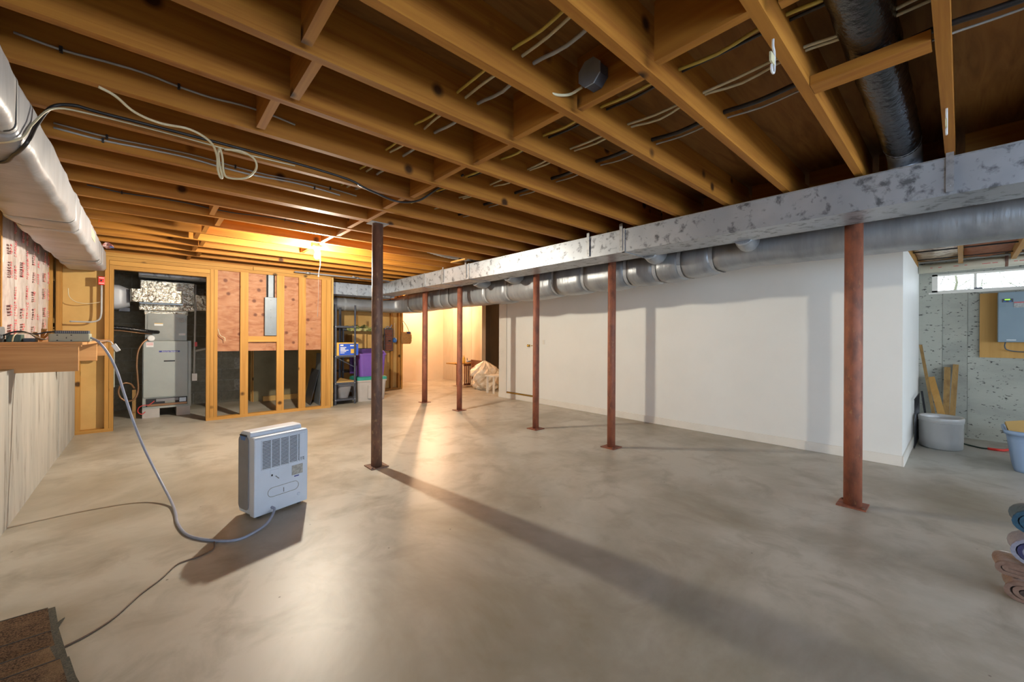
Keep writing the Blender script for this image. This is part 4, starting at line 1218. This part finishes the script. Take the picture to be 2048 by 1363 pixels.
MB().tube(spline([(-0.95, 7.92, 1.36), (-0.6, 7.92, 1.35), (-0.3, 7.94, 1.335), (-0.1, 7.97, 1.305), (0.03, 8.02, 1.285), (0.12, 8.10, 1.28)], 5), 0.026, 12).build('black_sleeve', M_BLKDUCT, rl)
MB().tube(spline([(-0.95, 7.93, 1.315), (-0.6, 7.93, 1.31), (-0.3, 7.95, 1.295), (-0.08, 7.98, 1.262), (0.05, 8.10, 1.25)], 5), 0.008, 8).build('copper_pipe', M_COPPER, rl)
dh2 = MB().tube(spline([(0.0, 8.04, 1.17), (-0.05, 8.02, 1.12), (-0.10, 8.0, 1.0), (-0.115, 7.99, 0.8), (-0.105, 7.99, 0.62), (-0.10, 7.99, 0.42), (-0.14, 7.98, 0.31), (-0.22, 7.98, 0.29), (-0.29, 7.98, 0.36), (-0.30, 7.98, 0.47), (-0.25, 7.98, 0.545), (-0.18, 8.0, 0.53), (-0.14, 8.02, 0.46)], 6), 0.013, 8).build('drain_hose', M_COPPER)
tag(dh2, 'brown drain hose looping beside the furnace', 'hose')
st_ = bx('wood_stake', (-0.165, 8.20, 0.0), (-0.125, 8.24, 0.42), M_OLDWD)
tag(st_, 'short grey wooden stake standing left of the furnace', 'stake')
rw = cable('orange_wire', [(0.08, 8.07, 0.25), (0.02, 8.06, 0.20), (-0.04, 8.05, 0.20), (-0.09, 8.05, 0.17), (-0.10, 8.05, 0.11), (-0.06, 8.06, 0.07), (-0.02, 8.07, 0.10)], 0.006, M_PRINTR)
tag(rw, 'short orange red wire looping out of the furnace base', 'wire')
vp = thing('condensate_pipe', (0.545, 8.0, 0.6), 'thin vertical grey pipe along the right side of the furnace', 'pipe')
MB().tube([(0.555, 7.98, 2.02), (0.552, 7.98, 1.6), (0.545, 7.98, 1.0), (0.54, 7.98, 0.62)], 0.013, 10).build('vertical_pipe', M_GREYC, vp)
MB().box((0.515, 7.96, 0.53), (0.575, 8.02, 0.64)).build('trap_box', M_PRINTW, vp)
MB().tube([(0.555, 7.98, 0.99), (0.70, 7.97, 1.03), (0.95, 7.96, 1.07)], 0.018, 10).build('angled_pipe', M_GREYC, vp)
MB().box((0.545, 7.96, 1.06), (0.575, 8.0, 1.13)).build('red_valve', M_RED, vp)
eb = bx('disconnect_box', (-0.40, 7.385, 0.55), (-0.318, 7.46, 1.02), M_DEV)
tag(eb, 'narrow grey green electrical box just inside the opening', 'electrical box')

M_SHEET_, M_SHEET = M_SHEET, M_PANEL
pn = thing('electrical_panel', (1.45, 7.27, 1.24), 'tall grey metal breaker panel with a conduit above, between two studs', 'electrical panel')
bx('panel_box', (1.362, 7.275, 1.240), (1.522, 7.36, 1.825), M_SHEET, pn)
bx('panel_door', (1.356, 7.262, 1.236), (1.520, 7.275, 1.835), M_SHEET, pn, bevel=0.003)
for z in (1.28, 1.40, 1.52, 1.64, 1.79):
    MB().lathe((1.44, 7.262, z), [(0.006, 0), (0.005, -0.003), (0.001, -0.004)], 8, axis=1).build('screw', M_GALVD, pn)
bx('riser', (1.405, 7.29, 1.835), (1.480, 7.35, 2.19), M_SHEET, pn, bevel=0.004)
bx('riser_void', (1.386, 7.352, 1.83), (1.504, 7.36, 2.19), M_VOID, pn)
M_SHEET = M_SHEET_
wh = cable('stub_cable', [(0.765, 7.285, 1.33), (0.79, 7.27, 1.24), (0.83, 7.262, 1.21), (0.845, 7.262, 1.20), (0.85, 7.262, 1.15)], 0.005, M_CREAMC)
tag(wh, 'short cream cable stub sticking out beside the first plywood panel', 'cable')
for i_, (P, lab) in enumerate((([(2.27, 7.62, 0), (2.30, 8.05, 0), (2.345, 8.05, 0.92), (2.335, 7.62, 0.92)], 'blue grey sheet metal panel leaning inside the stud wall'),
                               ([(2.15, 7.75, 0), (2.20, 8.3, 0), (2.33, 8.3, 0.62), (2.30, 7.75, 0.62)], 'narrower dark sheet metal strip leaning behind the wider one'))):
    mb = MB()
    P = [Vector(p) for p in P]
    nn = (P[1] - P[0]).cross(P[3] - P[0]).normalized() * 0.006
    mb.hexa([P[0], P[1], P[2], P[3], P[0] + nn, P[1] + nn, P[2] + nn, P[3] + nn])
    tag(mb.build('sheet_metal_panel', M_SHEET if i_ == 0 else M_DKMETAL), lab, 'panel')
bbw = bx('baseboard_scrap', (1.62, 8.79, 0), (2.22, 8.845, 0.09), M_KRAFT)
tag(bbw, 'pale wood strip lying along the partition in the furnace room', 'board')

# ================================================================== SHELVING CORNER
def shelf_unit(name, x0, x1, y0, y1, zs, zt, label, r=0.018, brace=True):
    t = thing(name, ((x0 + x1) / 2, (y0 + y1) / 2, 0), label, 'shelf')
    for x in (x0, x1):
        for y in (y0, y1):
            sx = 1 if x == x0 else -1
            sy_ = 1 if y == y0 else -1
            p = MB().box((x, y, 0), (x + sx * 0.035, y + sy_ * 0.004, zt)).box((x, y, 0), (x + sx * 0.004, y + sy_ * 0.035, zt)).build('post', M_DKMETAL, t)
            for z in zs:
                MB().lathe((x + sx * 0.018, y, z + 0.018), [(0.007, 0.004), (0.007, -0.004), (0.003, -0.006)], 6, axis=1).build('bolt', M_HOOK, p)
    for z in zs:
        MB().box((x0 + 0.004, y0 + 0.004, z), (x1 - 0.004, y1 - 0.004, z + 0.032)).build('shelf_board', M_DKMETAL, t)
    if brace:
        MB().bar((x0 + 0.01, y0 - 0.003, 0.86), (x1 - 0.01, y0 - 0.003, 0.66), 0.012, 0.004, (0, 1, 0)).build('brace', M_DKMETAL, t)
    return t


shelf_unit('metal_shelf', 2.47, 2.85, 7.45, 8.25, (0.07, 0.365, 0.85, 1.385), 1.80, 'tall black metal shelving unit beside the end of the stud wall')
shelf_unit('metal_shelf', 2.90, 3.72, 8.30, 8.75, (0.10, 0.50, 0.95, 1.35), 1.40, 'low dark metal shelving unit against the rear stud wall', brace=False)
tag(bx('chipboard_sheet', (2.49, 7.47, 0.397), (2.83, 8.2, 0.415), M_KRAFT), 'brown chipboard lying on the low black shelf', 'board')

cb = thing('lamp_carton', (2.72, 7.60, 0.882), 'blue and yellow carton with white print on the black shelf', 'box')
bx('carton_body', (2.505, 7.475, 0.882), (2.90, 7.80, 1.115), M_BOXY, cb)
bp = bx('blue_print_panel', (2.555, 7.470, 0.886), (2.899, 7.475, 1.095), M_BOXB, cb)
for (x0, x1, z0, z1) in ((2.575, 2.63, 1.055, 1.08), (2.575, 2.68, 1.02, 1.035), (2.575, 2.66, 0.995, 1.01), (2.575, 2.72, 0.972, 0.985), (2.575, 2.68, 0.950, 0.962), (2.575, 2.65, 0.925, 0.935), (2.75, 2.86, 1.05, 1.07)):
    bx('print_line', (x0, 7.4685, z0), (x1, 7.4705, z1), M_PRINTW, bp)
bx('picture_print', (2.76, 7.4685, 0.92), (2.84, 7.4705, 1.0), M_BOXY, bp)


def tote(name, x0, x1, y0, y1, z0, z1, mbody, label, lid=None, mlid=None, taper=0.03, rim=True, cat='bin'):
    t = thing(name, ((x0 + x1) / 2, (y0 + y1) / 2, z0), label, cat)
    c = ((x0 + x1) / 2, (y0 + y1) / 2)
    w, d = x1 - x0, y1 - y0

    def ring(z, k):
        return [(c[0] + px, c[1] + py, z) for (px, py) in rrect(w - 2 * k, d - 2 * k, 0.05, 4)]
    zr = z1 - 0.03
    R = [ring(z0, taper), ring(zr, 0.004), ring(zr, -0.010), ring(z1, -0.010), ring(z1, 0.004), ring(z0 + 0.02, taper + 0.006)]
    MB().rings(R, smooth=False).build('tub', mbody, t)
    if lid:
        MB().rings([ring(z1 + 0.001, -0.014), ring(z1 + 0.05, -0.010), ring(z1 + 0.065, 0.02)], smooth=False).build('lid', mlid, t)
    return t


tt = tote('storage_tote', 2.93, 3.50, 7.55, 7.98, 0.0, 0.40, M_TOTE, 'grey storage tote with green lid on the floor beside the black shelves', True, M_TEAL)
bx('moulded_panel', (3.12, 7.540, 0.05), (3.42, 7.562, 0.30), M_TOTE, tt)
pt = tote('purple_tub', 2.97, 3.50, 7.58, 7.97, 0.466, 0.90, M_PURPLE, 'open purple tub standing on the green tote lid')
pl = bx('tub_lid', (2.95, 8.02, 0.50), (3.55, 8.05, 0.98), M_PURPD)
tag(pl, 'dark purple lid propped upright behind the purple tub', 'lid')
MB().tube(spline([(3.22, 7.60, 0.86), (3.27, 7.60, 0.93), (3.36, 7.60, 0.96), (3.45, 7.60, 0.93), (3.48, 7.60, 0.86)], 4), 0.02, 8).build('bail_handle', M_PURPLE, pt)
gb = tote('dark_bin', 2.56, 2.82, 7.52, 7.9, 0.102, 0.355, M_GRYPL, 'dark grey bin on the lowest black shelf', taper=0.05)
cf = thing('camouflage_cloth', (3.25, 8.5, 1.382), 'rumpled green camouflage cloth on the rear low shelf', 'cloth')
R = []
for q in range(15):
    x = 2.92 + 0.76 * q / 14
    R.append([(x, 8.29 + 0.40 * j / 10, 1.385 + (0.04 + 0.035 * math.sin(q * 1.1 + j) + 0.03 * math.sin(j * 1.7 - q * 0.6)) * (math.sin(PI * q / 14) ** 0.4) * (0.4 + 0.6 * math.sin(PI * j / 10))) for j in range(11)])
MB().rings(R, closed=False).build('cloth_top', M_CAMO, cf)
R = [[(2.98 + 0.6 * q / 10, 8.285 - 0.004 * math.sin(q * 2.0), 1.40) for q in range(11)], [(2.98 + 0.6 * q / 10, 8.275 - 0.008 * math.sin(q * 2.0), 1.36 - 0.03 * abs(math.sin(q * 1.3))) for q in range(11)]]
MB().rings(R, closed=False).build('hanging_edge', M_CAMO, cf)
tag(bx('shelf_carton', (3.12, 8.36, 0.984), (3.42, 8.68, 1.28), M_KRAFT, bevel=0.003), 'plain tan carton left of a stud on the rear low shelf', 'box')
tag(bx('shelf_carton', (3.44, 8.36, 0.984), (3.70, 8.68, 1.27), M_KRAFT, bevel=0.003), 'plain tan carton right of a stud on the rear low shelf', 'box')
# dark louvered panel hanging on the rear stud wall
lp = thing('louvred_shutter', (4.09, 8.77, 0.90), 'dark brown louvred shutter hung on the rear stud wall', 'shutter')
bx('panel_frame', (3.98, 8.755, 0.90), (4.20, 8.785, 1.42), M_DKMETAL, lp)
for q in range(12):
    bx('louvre', (4.0, 8.748, 0.92 + q * 0.040), (4.18, 8.756, 0.945 + q * 0.040), M_REDWD, lp)
MB().tube(spline([(4.0, 8.75, 1.40), (4.06, 8.74, 1.46), (4.12, 8.74, 1.43), (4.16, 8.74, 1.50)], 4), 0.012, 6).build('cloth_strip', M_GREYF, lp)
bb = thing('blue_pouch', (4.24, 8.76, 1.08), 'small round blue pouch hanging by a string on the rear stud wall', 'pouch')
MB().lathe((4.24, 8.75, 1.15), [(0.004, 0.06), (0.03, 0.045), (0.05, 0.0), (0.042, -0.045), (0.01, -0.062)], 16).build('pouch_body', M_BLUE, bb)
MB().tube([(4.24, 8.76, 1.21), (4.25, 8.79, 1.30), (4.26, 8.80, 1.55)], 0.003, 5).build('string', M_PRINTW, bb)
sb = thing('straw_bag', (4.50, 8.70, 1.06), 'woven straw bag hanging from the end post of the rear stud wall', 'bag')
R = []
for z, w, d in ((1.06, 0.20, 0.05), (1.09, 0.25, 0.07), (1.22, 0.265, 0.085), (1.34, 0.24, 0.06)):
    R.append([(4.50 + px, 8.70 + py, z) for (px, py) in rrect(w, d, min(0.03, d / 2 - 0.003), 4)])
MB().rings(R).build('basket_body', M_STRAW, sb)
for z in (1.13, 1.19, 1.25):
    MB().rings([[(4.50 + px, 8.70 + py, z + dz) for (px, py) in rrect(0.275, 0.095, 0.03, 4)] for dz in (0, 0.012)], cap=False).build('woven_band', M_STRAW, sb)
MB().tube(spline([(4.42, 8.70, 1.33), (4.43, 8.72, 1.48), (4.44, 8.76, 1.60), (4.52, 8.72, 1.48), (4.58, 8.70, 1.33)], 5), 0.006, 6).build('strap', M_DKF, sb)
MB().box((4.50, 8.64, 1.30), (4.58, 8.70, 1.345)).build('contents', M_NAVYF, sb)

# ================================================================== BACK ROOM THINGS
tb = thing('side_table', (6.02, 8.42, 0), 'small red brown table with slatted side in the lit back room', 'table')
bx('table_top', (5.60, 8.30, 0.55), (6.30, 8.70, 0.575), M_SX, tb)
for x in (5.66, 5.70, 5.90, 5.955, 6.01, 6.06):
    bx('slat', (x, 8.31, 0.04), (x + 0.018, 8.335, 0.55), M_REDWD, tb)
bx('foot_rail', (5.89, 8.31, 0.02), (6.08, 8.335, 0.06), M_REDWD, tb)
bx('apron', (5.88, 8.31, 0.50), (6.09, 8.335, 0.55), M_REDWD, tb)
yb = thing('yellow_bottle', (5.905, 8.36, 0.575), 'yellow squeeze bottle standing on the slatted table', 'bottle')
MB().lathe((5.905, 8.36, 0.576), [(0.03, 0), (0.034, 0.01), (0.034, 0.12), (0.018, 0.15), (0.010, 0.155)], 16).build('bottle_body', M_BOXY, yb)
MB().lathe((5.905, 8.36, 0.731), [(0.011, 0), (0.008, 0.03), (0.002, 0.05)], 12).build('nozzle', M_BOXY, yb)
dr = thing('power_drill', (6.0, 8.37, 0.575), 'blue grey hand tool lying on the slatted table beside the bottle', 'tool')
MB().tube([(6.00, 8.37, 0.606), (6.14, 8.37, 0.612), (6.26, 8.37, 0.605)], [0.022, 0.026, 0.012], 10).build('tool_body', M_SHEET, dr)
MB().tube([(6.02, 8.37, 0.60), (6.01, 8.37, 0.70)], 0.009, 8).build('tool_handle', M_DKMETAL, dr)
lb = MB().hexa([(6.02, 8.17, 0), (6.30, 8.05, 0), (6.31, 8.07, 0), (6.03, 8.19, 0), (6.06, 8.27, 0.66), (6.36, 8.15, 0.62), (6.37, 8.17, 0.62), (6.07, 8.29, 0.66)]).build('plywood_offcut', M_PLY)
tag(lb, 'orange plywood offcut leaning behind the plastic sheeting', 'board')
pb = thing('plastic_sheeting', (6.05, 7.55, 0), 'big crumpled bundle of cloudy plastic sheeting on the floor', 'bundle')
R = []
for q in range(13):
    z = 0.66 * q / 12
    s = [0.80, 0.95, 1.0, 1.0, 0.98, 1.02, 1.08, 1.05, 0.95, 0.82, 0.62, 0.36, 0.10][q]
    ring = []
    for j in range(36):
        a = 2 * PI * j / 36
        rr = 0.33 * s * (1 + 0.10 * math.sin(5 * a + q * 0.9) + 0.06 * math.sin(11 * a - q * 1.7) + random.uniform(-0.05, 0.05))
        ring.append((6.05 + rr * math.cos(a) - 0.05 * (q / 12), 7.58 + rr * math.sin(a) + 0.06 * (q / 12), z + (random.uniform(-0.012, 0.012) if 0 < q < 12 else 0)))
    R.append(ring)
MB().rings(R, smooth=False).build('sheet_folds', M_PLAST, pb)
sl_ = thing('white_stool', (5.72, 6.95, 0), 'small white step stool partly hidden by the white wall end', 'stool')
bx('stool_top', (5.55, 6.75, 0.36), (6.0, 7.05, 0.39), M_TRIM, sl_)
for x, y in ((5.57, 6.77), (5.94, 6.77), (5.57, 6.99), (5.94, 6.99)):
    bx('leg', (x, y, 0), (x + 0.035, y + 0.035, 0.36), M_TRIM, sl_)

# ================================================================== RIGHT ALCOVE
al = thing('ceiling_alcove', (6.5, -0.3, 2.15), kind='structure')
al['label'] = 'lower joists over the window alcove'
for y in (0.415, 0.03, -0.375, -0.78, -1.19):
    bx('joist', (5.52, y - 0.04, 2.155), (7.36, y, 2.298), M_SX, al)
bx('ledger', (7.36, -1.3, 2.24), (7.6, 0.375, 2.298), M_SY, al)
for y0, y1, mt, lab in ((0.035, 0.37, M_KFOIL, 'crinkled foil faced insulation between alcove joists'), (-0.37, -0.015, M_PINK, 'brown insulation between alcove joists'), (-0.775, -0.42, M_KFOIL, 'crinkled foil faced insulation')):
    mb = MB()
    R = []
    for q in range(21):
        x = 5.55 + 1.8 * q / 20
        R.append([(x, y0 + (y1 - y0) * j / 8, 2.235 - 0.02 * math.sin(PI * j / 8) + random.uniform(-0.010, 0.010)) for j in range(9)])
    mb.rings(R, closed=False)
    mb.box((5.55, y0, 2.26), (7.35, y1, 2.297))
    mb.build('insulation_batt', mt, al)
for y in (-0.1,):
    MB().tube([(6.4, 0.37, 2.20), (6.4, -0.8, 2.20)], 0.008, 6).build('support_wire', M_BLACK, al)
    MB().tube([(7.05, 0.37, 2.20), (7.05, -0.8, 2.20)], 0.006, 6).build('support_wire', M_BLACK, al)
pv = thing('drain_pipe', (7.45, -0.4, 2.08), 'thick cream plastic drain pipe with red print above the small window', 'pipe')
MB().tube([(7.45, 0.375, 2.132), (7.45, -0.4, 2.140), (7.45, -1.8, 2.155)], 0.056, 24).build('pipe', M_PVC, pv)
MB().tube([(7.385, 0.375, 2.212), (7.385, -1.8, 2.222)], 0.012, 8).build('thin_conduit', M_GREYC, pv)
R = [[(7.45 + 0.059 * math.cos(a), y, 2.139 + 0.059 * math.sin(a)) for a in [2 * PI * k / 20 for k in range(20)]] for y in (-0.335, -0.360)]
MB().rings(R, cap=False).build('pipe_strap', M_RUSTD, pv)
bx('strap_tail', (7.385, -0.36, 2.14), (7.392, -0.335, 2.26), M_RUSTD, pv)
for y0 in (0.27, 0.20, 0.07, -0.02, -0.16, -0.19, -0.24, -0.40, -0.44):
    bx('red_print', (7.3925, y0 - random.uniform(0.02, 0.045), 2.130), (7.3955, y0, 2.136), M_PRINTR, pv)
bdw = bx('backing_board', (7.575, -1.1, 1.012), (7.598, -0.148, 1.79), M_PINE)
tag(bdw, 'honey coloured plywood backing board on the concrete wall', 'board')
iv = thing('inverter', (7.5, -0.55, 1.20), 'blue grey electrical enclosure with green display on the backing board', 'electrical box')
bx('enclosure', (7.43, -0.80, 1.20), (7.575, -0.285, 1.785), M_INV, iv, bevel=0.006)
bx('display_bezel', (7.424, -0.398, 1.665), (7.431, -0.315, 1.705), M_PRINTK, iv)
bx('display_screen', (7.4225, -0.375, 1.690), (7.4245, -0.335, 1.700), M_GREENL, iv)
for y in (-0.345, -0.385):
    bx('display_button', (7.4225, y, 1.670), (7.4245, y + 0.02, 1.680), M_BLUE, iv)
bx('red_label_strip', (7.4235, -0.475, 1.655), (7.4305, -0.402, 1.664), M_PRINTR, iv)
for (y0, y1, z0, z1) in ((-0.475, -0.402, 1.600, 1.653), (-0.395, -0.345, 1.605, 1.655), (-0.34, -0.295, 1.605, 1.655)):
    bx('faded_label', (7.4245, y0, z0), (7.4305, y1, z1), M_INV if y1 > -0.4 else M_PRINTG, iv)
bx('name_print', (7.4245, -0.42, 1.222), (7.4305, -0.35, 1.230), M_PRINTW, iv)
MB().tube(spline([(7.50, -0.345, 1.20), (7.50, -0.34, 1.15), (7.51, -0.36, 1.11), (7.53, -0.45, 1.09), (7.53, -0.6, 1.09)], 5), 0.006, 6).build('cable', M_DEVB, iv)

ck = thing('stoneware_crock', (6.72, 0.17, 0), 'pale grey oval stoneware crock standing on the alcove floor', 'crock')
MB().lathe((6.72, 0.155, 0), [(0.16, 0.0), (0.185, 0.012), (0.190, 0.10), (0.192, 0.30), (0.198, 0.315), (0.200, 0.345), (0.195, 0.355), (0.182, 0.352), (0.175, 0.33), (0.172, 0.05), (0.02, 0.04)], 36, sx=1.05, sy=0.93).build('crock_body', M_CROCK, ck)
MB().lathe((6.72, 0.155, 0.296), [(0.1935, 0), (0.1995, 0.003), (0.1935, 0.008)], 36, sx=1.05, sy=0.93).build('rim_band', M_CROCK, ck)


def lean(name, p0, p1, w, t_, material, label, cat='board', up=(1, 0, 0)):
    return tag(MB().bar(p0, p1, w, t_, up).build(name, material), label, cat)


lean('long_stick', (6.98, 0.175, 0.0), (7.45, 0.355, 1.155), 0.030, 0.02, M_OLDWD, 'long thin wooden stick leaning in the alcove corner', 'stick')
lean('pine_offcut', (7.0, 0.09, 0.01), (7.52, 0.262, 0.74), 0.065, 0.02, M_PINE, 'short pine board with a small sticker leaning behind the crock')
lean('weathered_post', (7.22, 0.13, 0.015), (7.55, 0.118, 0.87), 0.055, 0.05, M_OLDWD, 'dark stained post leaning on the concrete wall, left of two')
lean('weathered_post', (7.30, 0.085, 0.015), (7.55, 0.047, 0.91), 0.05, 0.05, M_OLDWD, 'weathered post leaning on the concrete wall, right of two')
lean('black_bar', (7.0, 0.255, 0.01), (7.30, 0.335, 0.57), 0.020, 0.015, M_BLACK, 'short black metal bar leaning beside the wire rack', 'bar')
gr = thing('wire_rack', (6.8, 0.35, 0), 'black wire grid rack leaning against the white return wall', 'rack')
for z in (0.02, 0.14, 0.28, 0.42, 0.55):
    MB().tube([(6.40, 0.352, z), (7.15, 0.352, z + 0.01)], 0.004, 6).build('rail', M_BLACK, gr)
for q in range(16):
    x = 6.40 + 0.05 * q
    MB().tube([(x, 0.350, 0.004), (x, 0.350, 0.555)], 0.003, 5).build('wire', M_BLACK, gr)
eh = thing('extension_lead', (7.05, -0.15, 0), 'dark lead with red handle lying on the alcove floor', 'cord')
MB().tube(spline([(7.35, 0.10, 0.008), (7.22, 0.045, 0.008), (7.09, -0.05, 0.008), (7.0, -0.144, 0.008), (6.985, -0.20, 0.010)], 5), 0.008, 8).build('cord', M_GBOX, eh)
MB().tube(spline([(6.985, -0.20, 0.012), (6.975, -0.25, 0.014), (7.0, -0.31, 0.014), (7.08, -0.345, 0.012)], 4), 0.014, 8).build('red_handle', M_RED, eh)
tag(MB().lathe((7.30, 0.03, 0.0), [(0.03, 0), (0.045, 0.02), (0.04, 0.06), (0.015, 0.075)], 14).build('black_jar', M_BLACK), 'small black round jar on the floor behind the crock', 'jar')

bn = thing('blue_bin', (6.20, -0.55, 0), 'pale blue plastic bin with rounded rim at the right picture edge', 'bin')
R = []
for z, k in ((0.0, 0.80), (0.03, 0.82), (0.30, 0.94), (0.345, 0.96), (0.346, 1.03), (0.375, 1.05), (0.385, 1.02), (0.375, 0.97), (0.05, 0.80)):
    R.append([(6.20 + px, -0.56 + py, z) for (px, py) in rrect(0.52 * k, 0.56 * k, 0.10 * k, 6)])
MB().rings(R).build('tub', M_BINBL, bn)
MB().rings([[(6.20 + px, -0.56 + py, z) for (px, py) in rrect(0.52 * 0.93, 0.56 * 0.93, 0.09, 6)] for z in (0.272, 0.282)], cap=False).build('moulded_line', M_BINBL, bn)
tag(MB().bar((6.08, -0.42, 0.22), (6.16, -0.36, 0.45), 0.10, 0.16, (0, 1, 0)).build('carton_flap', M_KRAFT), 'tan cardboard piece poking out of the pale blue bin', 'cardboard')
tag(MB().bar((6.26, -0.62, 0.20), (6.28, -0.58, 0.40), 0.12, 0.14, (0, 1, 0)).build('navy_item', M_PRINTB), 'dark navy item inside the pale blue bin', 'box')

# ================================================================== OUTSIDE THE SMALL WINDOW
gnd = bx('ground_outside', (7.85, -6, 1.75), (16, 6, 1.80), M_SNOW, kind='structure')
bu = thing('leafless_bush', (9.2, 0.1, 1.8), 'bright leafless bush outside the small window', 'bush')
mb = MB()
for q in range(150):
    y, x = random.uniform(-0.9, 0.8), random.uniform(8.8, 9.7)
    z = 1.80 + random.uniform(0, 0.5)
    d = Vector((random.uniform(-1, 1), random.uniform(-1, 1), random.uniform(-0.3, 1))).normalized() * random.uniform(0.12, 0.35)
    mb.tube([(x, y, z), (x + d.x, y + d.y, z + d.z)], random.uniform(0.002, 0.006), 4)
mb.build('twigs', M_LEAF, bu, kind='stuff')
MB().tube([(9.2, 0.1, 1.80), (9.22, 0.05, 2.1), (9.25, 0.1, 2.5)], [0.02, 0.015, 0.006], 8).build('stem', M_LEAF, bu)
